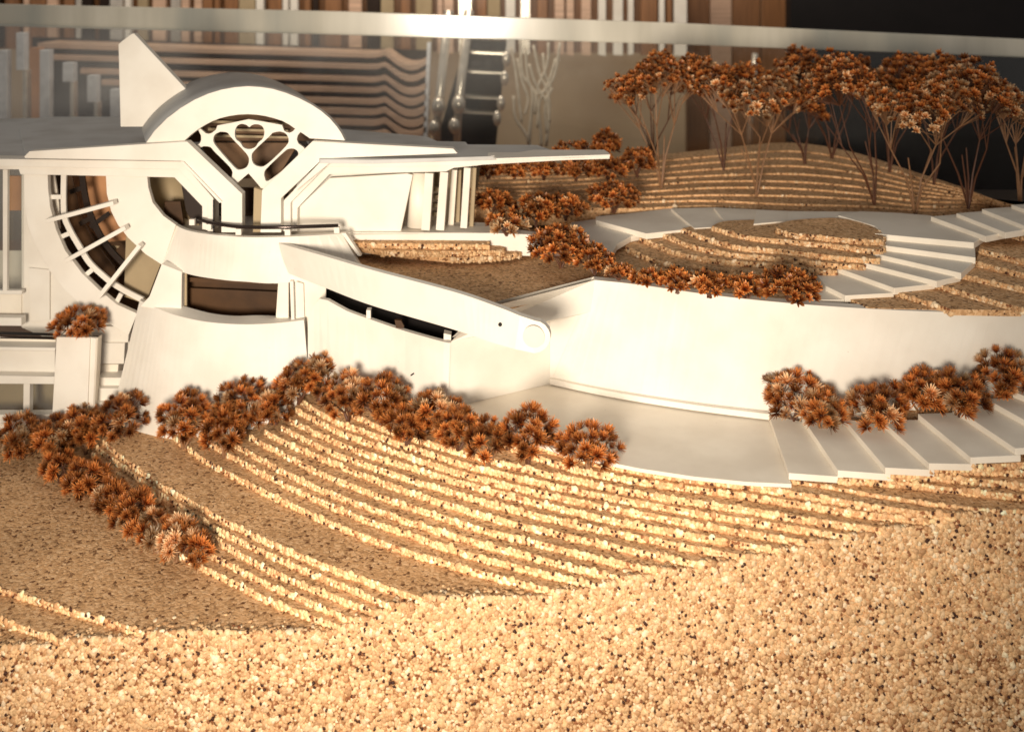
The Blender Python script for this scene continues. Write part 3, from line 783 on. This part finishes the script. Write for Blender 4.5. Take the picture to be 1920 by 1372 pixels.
plate('left_lining', [(89,322),(101,322),(110,380),(112,430),(98,400)], 1.06, .003, PAVE, house)
for a, b in (((90,413),(216,379)), ((125,488),(238,425)), ((187,556),(265,458))):
    o = MB().bar(V(*a, 1.024), V(*b, 1.024), .0042, .010).build('strut', WHITE, house, bevel=.0003)
# recess behind the inner ring
cw = smooth([(270,1.06),(290,1.085),(320,1.10),(350,1.09),(372,1.06)], 5)
MB().ribbon([V(x, 330, D_) for x, D_ in cw], [V(x, 440, D_) for x, D_ in cw], (0, .004, 0)).build('recess_wall', TAN, house, smooth_=True)
plate('recess_window', [(338,335),(392,335),(392,420),(362,420),(348,395)], 1.056, .003, DARK, house)
plate('recess_post', [(309,378),(338,378),(345,425),(305,425)], 1.062, .004, BROWN, house)
slab('recess_floor', [(276,395),(400,395),(400,437),(345,432),(328,422),(300,412)], -.2585, .003, PAVE, house)

# lower left annex with railing, windows and planter
annex = empty('left_annex', V(50, 800, 1.04), 'low white annex at the left edge with dark handrail and two brown windows', 'model building')
plate('annex_wall', [(-260,654),(103,658),(103,706),(-260,702)], 1.03, .006, WHITE, annex)
plate('ledge', [(-260,647),(104,652),(103,658),(-260,654)], 1.018, .020, WHITE, annex)
plate('parapet', [(-260,632),(104,636),(104,649),(-260,645)], 1.035, .004, PAVE, annex)
plate('window_head', [(-260,700),(102,706),(101,720),(-260,718)], 1.018, .012, WHITE, annex)
plate('mullion', [(44,718),(56,718),(55,782),(43,782)], 1.022, .008, WHITE, annex)
plate('mullion', [(-60,716),(-50,716),(-50,782),(-60,782)], 1.022, .008, WHITE, annex)
plate('sill', [(-260,778),(101,777),(100,795),(-260,796)], 1.018, .012, WHITE, annex)
plate('window_back', [(-260,715),(110,715),(110,790),(-260,790)], 1.07, .004, TAN, annex)
plate('window_pane', [(-260,717),(101,719),(101,779),(-260,779)], 1.031, .001, PANE, annex, bevel=0)
plate('base_strip', [(-260,792),(100,792),(100,812),(-260,814)], 1.026, .012, PAVE, annex)
for y in (624, 631):
    MB().tube([V(-260, y - 6, 1.02), V(104, y + 3, 1.02)], .0014, 8).build('handrail', BLACK if y == 624 else CHROME, annex, smooth_=True)
plate('upper_post', [(5,318),(14,318),(13,545),(5,545)], 1.04, .005, WHITE, annex)
plate('upper_sill', [(-260,542),(41,545),(41,552),(-260,550)], 1.04, .006, WHITE, annex)
plate('upper_sill', [(-260,592),(40,596),(40,611),(-260,608)], 1.03, .01, WHITE, annex)
plate('upper_pane', [(-260,318),(41,318),(41,543),(-260,543)], 1.046, .001, PANE, annex, bevel=0)
plate('upper_panel', [(-260,550),(40,552),(40,594),(-260,592)], 1.05, .003, PAVE, annex)
plate('upper_strip', [(14,330),(40,330),(40,395),(14,395)], 1.12, .003, PEACH, annex)
plate('lower_panel', [(-260,470),(41,470),(41,545),(-260,545)], 1.12, .003, PAVE, annex)
planter = empty('planter_box', V(142, 790, 1.0), 'tall white planter box with a small dried bush on top', 'planter')
plate('box_front', [(106,632),(169,633),(163,790),(97,790)], .998, .004, WHITE, planter)
plate('box_corner', [(170,633),(180,634),(174,775),(165,775)], 1.0, .004, WHITE, planter)
MB().prism([V(180,634,1.0), V(188,628,1.03), V(181,760,1.03), V(174,775,1.0)], (.001,.002,0)).build('box_side', PAVE, planter)
MB().prism([V(106,636,1.004), V(178,638,1.004), V(186,629,1.03), V(112,627,1.03)], (0,0,-.003)).build('soil', BROWN, planter)
blocks = empty('stepped_blocks', V(210, 740, 1.03), 'small stack of white stepped blocks between the planter and the curved bastion', 'steps')
for (x0, y0, x1, y1, D_, m_) in ((188,612,242,642,1.045,WHITE), (188,643,234,682,1.042,WHITE), (184,683,222,704,1.046,PAVE), (182,708,234,723,1.030,WHITE), (180,728,242,752,1.022,WHITE), (176,755,250,800,1.016,WHITE)):
    plate('block', [(x0,y0),(x1,y0),(x1-2,y1),(x0-2,y1)], D_, .02, m_, blocks)

# ================================================================== plants
def head_mesh(name, seed, mat, rings=((6,6),(16,11),(27,15),(38,17),(49,16),(60,8)), wd=.080):
    rs = random.Random(seed); vs = []; fs = []; al = []
    for deg, n in rings:
        off = rs.uniform(0, 6.28)
        for i in range(n):
            az = off + 6.2832*(i + rs.uniform(-.3, .3))/n
            th = math.radians(deg + rs.uniform(-9, 9)); L = rs.uniform(.78, 1.12)
            d = Vector((math.sin(th)*math.cos(az), math.sin(th)*math.sin(az), math.cos(th)))
            d2 = Vector((math.sin(th*1.22)*math.cos(az), math.sin(th*1.22)*math.sin(az), math.cos(th*1.22)))
            side = d.cross(Vector((rs.uniform(-.2,.2), rs.uniform(-.2,.2), 1))); 
            if side.length < .05: side = Vector((1,0,0))
            side.normalize(); w = wd*rs.uniform(.7, 1.3)
            o = len(vs)
            p0 = d*.10; p1 = d*(L*.52); p2 = d*(L*.6) + d2*(L*.22); p3 = d*(L*.5) + d2*(L*.52)
            vs += [p0 + side*w*.25, p0 - side*w*.25, p1 + side*w*.5, p1 - side*w*.5, p2 + side*w*.42, p2 - side*w*.42, p3]
            al += [0, 0, .45, .45, .75, .75, 1]
            fs += [(o, o+1, o+3, o+2), (o+2, o+3, o+5, o+4), (o+4, o+5, o+6)]
    me = bpy.data.meshes.new(name); me.from_pydata([tuple(v) for v in vs], [], fs)
    at = me.attributes.new('along', 'FLOAT', 'POINT'); at.data.foreach_set('value', al)
    me.materials.append(mat); return me
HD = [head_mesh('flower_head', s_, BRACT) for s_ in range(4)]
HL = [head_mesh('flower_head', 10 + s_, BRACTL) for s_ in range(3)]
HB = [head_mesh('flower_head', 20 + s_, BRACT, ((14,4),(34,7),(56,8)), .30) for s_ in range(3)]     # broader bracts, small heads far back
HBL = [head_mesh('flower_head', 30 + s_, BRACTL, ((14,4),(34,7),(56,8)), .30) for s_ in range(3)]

def plant(name, cat, base, w, h, r, label, group, rs, kind='bush', pale=.1, stem=STEMD, lean=(0, 0), small=False, nmul=1.0, thick=1.0):
    root = empty(name, base, label, cat, group)
    base = Vector(base)
    heads = []
    if kind == 'bush':
        cz, rz, rx, ry = h*.50, h*.50 - r*.35, w/2 - r*.5, min(w/2, .034) - r*.4
        n = int(4.6*nmul*w*h/(3.14*r*r)) + 6
    else:
        cz, rz, rx, ry = h*.80, h*.20, w/2 - r, w*.36
        n = int(4.6*nmul*w*h*.42/(3.14*r*r)) + 12
    n = min(n, 240); r_ph = rs.uniform(0, 6)
    for i in range(n):
        u = (i + .5)/n; zz = 1 - u*(1.45 if kind == 'bush' else 1.25); az = i*2.39996 + rs.uniform(-.3, .3)
        q = math.sqrt(max(0, 1 - zz*zz)); d = Vector((q*math.cos(az), q*math.sin(az), zz))
        k_ = rs.uniform(.80, 1.06) if rs.random() < .8 else rs.uniform(.45, .8)
        p = Vector((d.x*rx*k_ + lean[0], d.y*ry*k_ + lean[1], cz + d.z*rz*k_))
        if kind == 'tree': p.z += .012*math.sin(p.x*60 + base.x*40)*1.0 + rs.uniform(-.004, .004)
        if p.z < r*.6: p.z = r*.6
        if kind == 'bush' and math.sin(p.x*190 + r_ph) + math.sin(p.z*230 + r_ph*2) + math.sin(p.y*210) < -1.9: continue
        heads.append((p, d))
    # stems: limbs -> forks -> heads
    m = MB()
    nl = (4 if kind == 'bush' else 5)
    limbs = []
    for i in range(nl):
        az = 6.2832*i/nl + rs.uniform(-.5, .5); f = rs.uniform(.25, .5)
        limbs.append(Vector((math.cos(az)*rx*f + lean[0]*.5, math.sin(az)*ry*f + lean[1]*.5, h*(.35 if kind == 'bush' else rs.uniform(.38, .52)))))
    r0 = (.0011 if kind == 'bush' else .0017)*thick
    for q in limbs:
        mid = Vector((q.x*.35, q.y*.35, q.z*.5)) + Vector((rs.uniform(-1,1), rs.uniform(-1,1), 0))*.002
        m.tube([Vector((rs.uniform(-.0012,.0012), rs.uniform(-.0012,.0012), -.001)), mid, q], [r0*1.25, r0, r0*.7], 5, False)
    forks = []
    nf = 10 if kind == 'bush' else 16
    for i in range(nf):
        p, d = heads[int(i*len(heads)/nf)]
        q = min(limbs, key=lambda L: (L - p).length)
        f = q.lerp(p, .55) + Vector((0, 0, -.002)); forks.append(f)
        m.tube([q, f], [r0*.65, r0*.45], 4, False)
    for p, d in heads:
        f = min(forks, key=lambda L: (L - p).length)
        m.tube([f, p], [r0*.42, r0*.3], 3, False)
    me_o = m.build('stem' if kind == 'bush' else 'trunk', stem)
    me_o.parent = root
    A, Bp = (HB, HBL) if small else (HD, HL)
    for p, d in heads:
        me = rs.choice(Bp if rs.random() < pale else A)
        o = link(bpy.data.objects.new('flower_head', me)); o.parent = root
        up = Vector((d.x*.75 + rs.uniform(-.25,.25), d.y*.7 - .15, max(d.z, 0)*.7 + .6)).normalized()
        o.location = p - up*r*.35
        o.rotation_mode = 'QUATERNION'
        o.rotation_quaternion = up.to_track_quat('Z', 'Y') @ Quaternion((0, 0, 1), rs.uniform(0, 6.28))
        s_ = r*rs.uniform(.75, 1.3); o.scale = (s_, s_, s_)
    return root

rs = random.Random(11)
zL = lambda k: -0.384 - T*k          # tread below edge k
GB = 'dried flower bushes planted along the terraces'
BU = [  # px, py(base), level, w px, h px, label, pale
 (40,862,zL(17),96,88,'leftmost dried brown bush beside the left annex base',.1),
 (100,868,zL(17),96,92,'dried bush just in front of the planter box foot',.1),
 (160,850,zL(16),100,96,'full dried bush below the right side of the planter box',.12),
 (228,828,zL(13),116,92,'tall dried bush at the left foot of the curved white bastion',.15),
 (112,905,zL(17),80,62,'dark low bush at the head of the diagonal hedge',.0),
 (160,935,zL(17),92,74,'second bush down the diagonal hedge on the left cork terrace',.0),
 (208,972,zL(17),84,74,'third bush down the diagonal hedge on the left cork terrace',.12),
 (252,1002,zL(17),92,84,'bush in the middle of the diagonal hedge beside the close cork steps',.15),
 (292,1035,zL(17),84,80,'pale tipped bush fourth from the lower end of the diagonal hedge',.5),
 (330,1052,zL(17),80,84,'pale tipped bush next to last of the diagonal hedge',.55),
 (366,1068,zL(17),76,72,'lowest bush of the diagonal hedge where the close cork steps begin',.45),
 (346,838,zL(11),112,102,'dried bush with pale bare stems left of the bastion foot hedge',.12),
 (420,858,zL(11),84,100,'dark red brown bush low in front of the bastion foot',.0),
 (455,815,zL(9),120,105,'large dried bush against the middle of the bastion foot',.15),
 (515,806,zL(8),80,88,'dried bush right of the bastion middle at the upper ends of the cork steps',.2),
 (560,756,zL(3),88,76,'dried bush at the seam between the bastion and the slotted wall',.2),
 (596,752,zL(3),88,96,'highest dried bush below the slotted wall panel',.25),
 (652,790,zL(3),108,96,'dried bush under the left part of the slotted wall panel',.3),
 (715,795,zL(2),116,90,'dried bush under the middle of the slotted wall panel',.2),
 (764,832,zL(3),96,74,'low dark bush hanging over the top cork steps',.0),
 (815,806,zL(1),110,78,'pale tipped bush at the right end of the slotted wall panel',.35),
 (860,842,zL(1),96,78,'dark bush where the wall meets the white pavement corner',.0),
 (915,868,zL(2),100,88,'dark red brown bush at the pavement edge',.0),
 (990,866,zL(1),116,108,'tall open bush with ragged crown at the pavement edge',.0),
 (1104,878,zL(1),136,86,'rightmost bush of the long hedge standing alone at the pavement edge like a small tree',.0),
 (1490,798,PZ,130,112,'round dried bush at the foot of the white steps, leftmost against the curved wall',.3),
 (1545,812,PZ+.006,96,86,'dried bush right of the first step beside the curved wall',.3),
 (1648,812,PZ+.012,120,92,'dried bush with bare forked pale stems on the middle steps',.25),
 (1660,752,PZ+.014,160,76,'wide dried bush close against the curved wall behind the forked one',.15),
 (1728,786,PZ+.018,100,96,'dried bush in the hollow between the two right hand clumps',.1),
 (1798,790,PZ+.020,120,100,'dried bush beside the upper white steps',.2),
 (1882,764,PZ+.026,116,116,'tallest dried bush at the right edge above the upper steps',.2),
]
for (px, py, z, w, h, lab, pale) in BU:
    b0 = G(px, py, z); D = b0.y
    plant('dried_bush', 'bush', b0, w/FP*D, h/FP*D*.97, .0078, lab, GB, rs, pale=pale, stem=STEM if rs.random() < .4 or 'pale' in lab else STEMD, nmul=.85)
plant('dried_bush', 'bush', V(150, 634, 1.012), .056, .030, .0078, 'small fan shaped dried bush growing from the tall white planter box', GB, rs, pale=.1)
BM = [
 (1052,500,-.281,130,78,'dense bush at the corner of the cork courtyard beside the white terrace',.1,.0064),
 (1115,515,-.281,84,54,'low dark bush at the left foot of the cork mound',.0,.006),
 (1160,528,-.281,60,34,'small bush trailing along the wall top left of the mound',.05,.006),
 (1215,538,-.281,76,34,'low bush on the wall top in front of the mound left edge',.05,.006),
 (1270,548,-.281,76,44,'low bush on the wall top in front of the mound centre',.05,.006),
 (1330,556,-.281,86,46,'bush on the wall top with white flecks among its heads',.05,.006),
 (1400,562,-.281,80,48,'bush on the wall top beside the largest wall top bush',.0,.006),
 (1480,568,-.281,124,66,'largest bush on the wall top reaching over the lowest spiral step',.0,.007),
 (950,440,-.262,100,44,'pale leafy bush right behind the white terrace',.45,.0075),
 (925,400,-.264,76,42,'dark bush beside the rightmost column of the house',.0,.007),
 (1005,425,-.266,96,66,'dark bush behind the pale leafy one, left of the lowest wide step',.1,.0065),
 (1060,412,-.266,84,48,'dark bush at the left end of the wide white step',.05,.0065),
 (1150,398,-.262,106,58,'rust coloured feathery bush at the back end of the wide steps',.0,.0055),
 (915,334,-.240,70,34,'far dark bush under the roof tip nearest the house',.05,.007),
 (965,334,-.240,70,34,'far dark bush second from the house under the roof tip',.05,.007),
 (1020,336,-.240,76,36,'far bush with a small white fleck under the roof tip',.1,.007),
 (1080,338,-.240,80,40,'far dark bush below the end of the roof tip',.05,.007),
 (1140,338,-.240,80,46,'far dark bush just right of the roof tip',.0,.007),
 (1135,302,-.230,60,62,'tall narrow far bush rising behind the roof tip',.0,.007),
 (1080,296,-.230,90,30,'farthest low bush behind the roof tip',.0,.007),
 (1195,330,-.236,70,56,'shaded bush at the foot of the leftmost tree',.0,.007),
]
for (px, py, z, w, h, lab, pale, r) in BM:
    b0 = G(px, py, z); D = b0.y
    plant('dried_bush', 'bush', b0, w/FP*D, h/FP*D, r, lab, GB, rs, pale=pale, small=True, nmul=.9)
GT = 'model trees on the cork hill'
TRS = [ # base px,py,z, crown width px, top py, lean px, pale, label, stem, r
 (1240,352,-.255,185,112,-20,.15,'leftmost model tree with pale forking stems and a broad rust crown',STEM,.0056),
 (1418,366,-.258,235,140,0,.35,'model tree with thin pale stem and wide bright crown, second of the front row',STEM,.0056),
 (1640,384,-.260,190,118,-55,.2,'model tree with dark trunk and long bare branches leaning left, front row',STEMD,.0056),
 (1716,400,-.260,235,156,10,.45,'model tree with pale fan of stems and full bright crown right of the middle',STEM,.0056),
 (1815,390,-.256,230,128,-10,.25,'model tree behind the full bright one near the right edge',STEMD,.0060),
 (1912,378,-.250,120,160,-10,.95,'rightmost model tree with whitish flower heads',STEM,.0070),
 (1357,318,-.243,170,108,-10,.1,'rear model tree with dark slim stems between the two leftmost front trees',STEMD,.0066),
 (1510,306,-.241,130,176,-16,.05,'short dark rear tree left of the black backdrop opening',STEMD,.0066),
 (1560,296,-.238,200,104,-20,.1,'rear model tree standing highest on the hill before the black backdrop',STEMD,.0068),
 (1668,322,-.240,190,118,10,.1,'rear model tree behind the middle trunk on the black backdrop',STEMD,.0068),
 (1225,300,-.240,150,128,-10,.05,'rear dark tree just behind the leftmost tree',STEMD,.0066),
 (1750,345,-.243,190,120,50,.1,'rear model tree above the hill edge on the right',STEMD,.0068),
]
for (px, py, z, w, tp_, ln, pale, lab, st, r) in TRS:
    b0 = G(px, py, z); D = b0.y
    plant('dried_tree', 'tree', b0, w/FP*D, (py - tp_)/FP*D, r, lab, GT, rs, kind='tree', pale=pale, stem=st, lean=(ln/FP*D, 0), small=True, thick=.62)

# ================================================================== display case and room behind
case = empty('display_case', (0, 1.62, 0), 'clear display case back panel with a thick pale top edge', 'display case')
D_ = 1.62
MB().prism([V(-500,-14,D_), V(0,8,D_), V(640,22,D_), V(1280,44,D_), V(1920,74,D_), V(2400,92,D_), V(2400,126,D_), V(1920,108,D_), V(1280,84,D_), V(640,66,D_), V(0,50,D_), V(-500,30,D_)], (0,.012,0)).build('top_edge', RAILM, case, bevel=.001)
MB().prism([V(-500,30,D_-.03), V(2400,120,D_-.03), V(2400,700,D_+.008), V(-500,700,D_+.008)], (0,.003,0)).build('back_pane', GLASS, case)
table = MB().box((0, 1.3, -.02), (3.2, 2.2, .04)).build('table_top', WOODD); tag(table, kind='structure')
wl = MB().box((0, 4.2, 1.0), (9, .05, 4.5)).build('room_wall', WALLM); tag(wl, kind='structure')
fl = MB().box((0, 2.0, -.80), (9, 6, .04)).build('room_floor', WOODD); tag(fl, kind='structure')

rack = empty('reflected_rack', V(500, 300, 2.2), 'glass reflections built as a rack of long pinkish slats with wavy right ends behind the house', 'rack')  # blurred reflections in the glass, built here as solid slats
for i, (yl, x0) in enumerate([(98,70),(119,100),(143,150),(163,190),(184,230),(203,250),(223,260),(245,260)]):
    pts = []
    xs = list(range(x0, 700, 60)) + [700,712,722,735,750,765,780,792,800]
    def off(x):
        t = {700:0,712:-2,722:-4,735:4,750:13,765:18,780:17,792:12,800:7}
        return t.get(x, 0)
    sl = .030
    prof = smooth([(x, off(x)) for x in xs if x >= 640], 5); prof = [(x, 0) for x in xs if x < 640] + prof
    A = [V(x, yl + (x - 640)*sl + o_, 2.2) for x, o_ in prof]
    Bq = [V(x, yl + 10 + i*.4 + (x - 640)*sl + o_*1.15, 2.2) for x, o_ in prof]
    MB().ribbon(A, Bq, (0, .10, 0)).build('slat', WOOD, rack, bevel=.002)
MB().prism([V(60,70,2.32), V(806,95,2.32), V(800,330,2.32), V(60,330,2.32)], (0,.01,0)).build('rack_back', DARK, rack)
MB().bar(V(805,80,2.21), V(795,330,2.21), .008, .02).build('rack_edge', BLUEW, rack)
GP = 'glass reflections built as pale upright posts left of the roof fin'  # these posts give solid shape to reflections in the glass
for i, (x0, y0, x1, y1, m_, lab) in enumerate([(-4,95,12,226,BLUEW,'reflected blue grey post at the left picture edge'), (30,62,45,132,BLUEW,'reflected short hanging blue grey block high at the left'), (42,132,50,228,METAL,'reflected thin pale rod below the hanging block'),
        (74,94,92,222,BLUEW,'reflected wide pale blue post nearest the roof crest'), (117,118,137,154,BLUEW,'reflected small pale block on a thin rod'), (131,154,138,222,METAL,'reflected thin rod under the small pale block'),
        (163,142,181,192,BLUEW,'reflected pale block third left of the roof fin'), (176,192,183,222,METAL,'reflected short rod under the pale block beside the fin'), (206,168,224,226,BLUEW,'reflected pale post touching the roof fin')]):
    tag(MB().prism([V(x0,y0,1.95), V(x1,y0,1.95), V(x1,y1+70,1.95), V(x0,y1+70,1.95)] if y1 > 215 else [V(x0,y0,1.95), V(x1,y0,1.95), V(x1,y1,1.95), V(x0,y1,1.95)], (0,.02,0)).build('reflected_post', m_, bevel=.001), lab, 'post', GP)
tag(MB().prism([V(55,90,2.1), V(75,90,2.1), V(75,300,2.1), V(55,300,2.1)], (0,.02,0)).build('peach_board', PEACH), 'peach coloured upright board between pale posts', 'board')

screen = empty('reflected_pickets', V(700, 60, 2.7), 'glass reflections built as a row of narrow upright boards in pale and brown tones above the glass edge', 'screen')  # upright streaks mirrored in the glass, modelled as boards
x = -260; rs2 = random.Random(5); cols = [METAL, WOOD, WOODD, WHITE, METAL, WOOD, DARK, WHITE, TAN, WHITE, WOODD]
while x < 1290:
    w = rs2.choice([10, 14, 18, 24, 30]); mt = rs2.choice(cols)
    MB().prism([V(x,-160,2.7), V(x+w,-160,2.7), V(x+w,90 + x*.012 + rs2.uniform(-3,4),2.7), V(x,90 + x*.012,2.7)], (0,.02,0)).build('picket', mt, screen, bevel=.001)
    x += w + rs2.choice([2, 4, 10, 14])
MB().prism([V(-260,-160,2.74), V(1290,-160,2.74), V(1290,100,2.74), V(-260,90,2.74)], (0,.02,0)).build('screen_back', WOODD, screen)

for (xt, xb, yb, lab) in ((842,822,200,'left of two reflected white posts with rounded ends'), (880,860,196,'right of two reflected white posts beside the dark shelf unit')):
    e = empty('reflected_pole', V(xb, 300, 2.0), lab, 'post', 'glass reflections built as white posts with rounded ends')  # poles stand in for blurred reflections in the glass
    MB().tube([V(xt, 20, 2.0), V(xb, yb, 2.0), V(xb-6, 330, 2.0)], [.010,.009,.006], 12).build('pole', METAL, e, smooth_=True)
    for dx, dy, r_ in ((0,0,.014),(-8,40,.012)):
        c = V(xb+dx, yb+dy, 1.99)
        MB().lathe(c, [(r_*math.sin(a), -r_*1.4*math.cos(a)) for a in [.05,.4,.8,1.2,1.57,2.0,2.4,2.8,3.09]], 14).build('knob', METAL, e, smooth_=True)
shelf = empty('dark_shelf_unit', V(905, 300, 2.15), 'dark shelf unit with thin pale shelf edges and white knobs', 'shelf')
MB().prism([V(874,75,2.18), V(950,80,2.18), V(925,320,2.18), V(800,330,2.18)], (0,.06,0)).build('cabinet', BLACK, shelf)
for y, xa, xb in ((97,880,945),(133,877,942),(180,872,935),(208,868,928)):
    MB().bar(V(xa,y,2.14), V(xb,y+3,2.14), .0035, .05).build('shelf_board', METAL, shelf)
    c = V(xb+4, y+14, 2.12)
    MB().lathe(c, [(.009*math.sin(a), -.017*math.cos(a)) for a in [.05,.5,1.0,1.57,2.1,2.6,3.09]], 12).build('knob', METAL, shelf, smooth_=True)
# bare white branching ornament
orn = empty('white_branch_ornament', V(1005, 290, 2.0), 'bleached white branching stems standing behind the roof tip', 'ornament')
PALEB = plain('bleached_branch', (0.70, 0.60, 0.48), 0.6)
for pts in ([(975,75),(980,140),(998,172),(990,270)], [(1050,80),(1040,140),(1020,172),(1000,185),(992,275)], [(1000,85),(1012,140),(1022,160),(1030,200),(1024,275)],
            [(1018,100),(1022,140),(1032,165),(1020,190)], [(985,90),(990,150),(1005,178),(1012,230),(1015,275)], [(963,180),(966,220),(985,250),(995,275)], [(1035,165),(1022,200),(1026,250)], [(970,110),(978,150),(990,185),(984,215)], [(1042,110),(1030,150),(1012,190),(1008,240)], [(1028,80),(1026,120),(1008,165),(1002,215)], [(992,120),(1004,158),(1024,190),(1030,230)], [(958,90),(966,130),(972,180),(978,230)]):
    MB().tube([V(x, y, 2.0) for x, y in smooth(pts, 4)], .0030, 7).build('branch', PALEB, orn, smooth_=True)
bd = empty('brown_panels', V(1385, 300, 3.0), 'tall reddish brown wooden panels behind the trees', 'panel')
for i, (xa, xb, m_) in enumerate(((1288,1330,WOODD),(1332,1372,WOOD),(1374,1425,WOODD),(1428,1480,WOODD))):
    MB().prism([V(xa,-200,3.0), V(xb,-200,3.0), V(xb,420,3.0), V(xa,420,3.0)], (0,.03,0)).build('panel', m_, bd, bevel=.002)
tag(MB().prism([V(1482,-300,2.8), V(2900,-300,2.8), V(2900,560,2.8), V(1482,560,2.8)], (0,.05,0)).build('black_backdrop', BLACK), 'large black backdrop board filling the upper right', 'backdrop')
tag(MB().tube([V(1416,100,2.3), V(1404,275,2.3)], .007, 12).build('reflection_streak', METAL, smooth_=True), 'bright reflection streak shaped as a thin rod between the front trees', 'rod')  # streak of reflected light, modelled as a pale rod
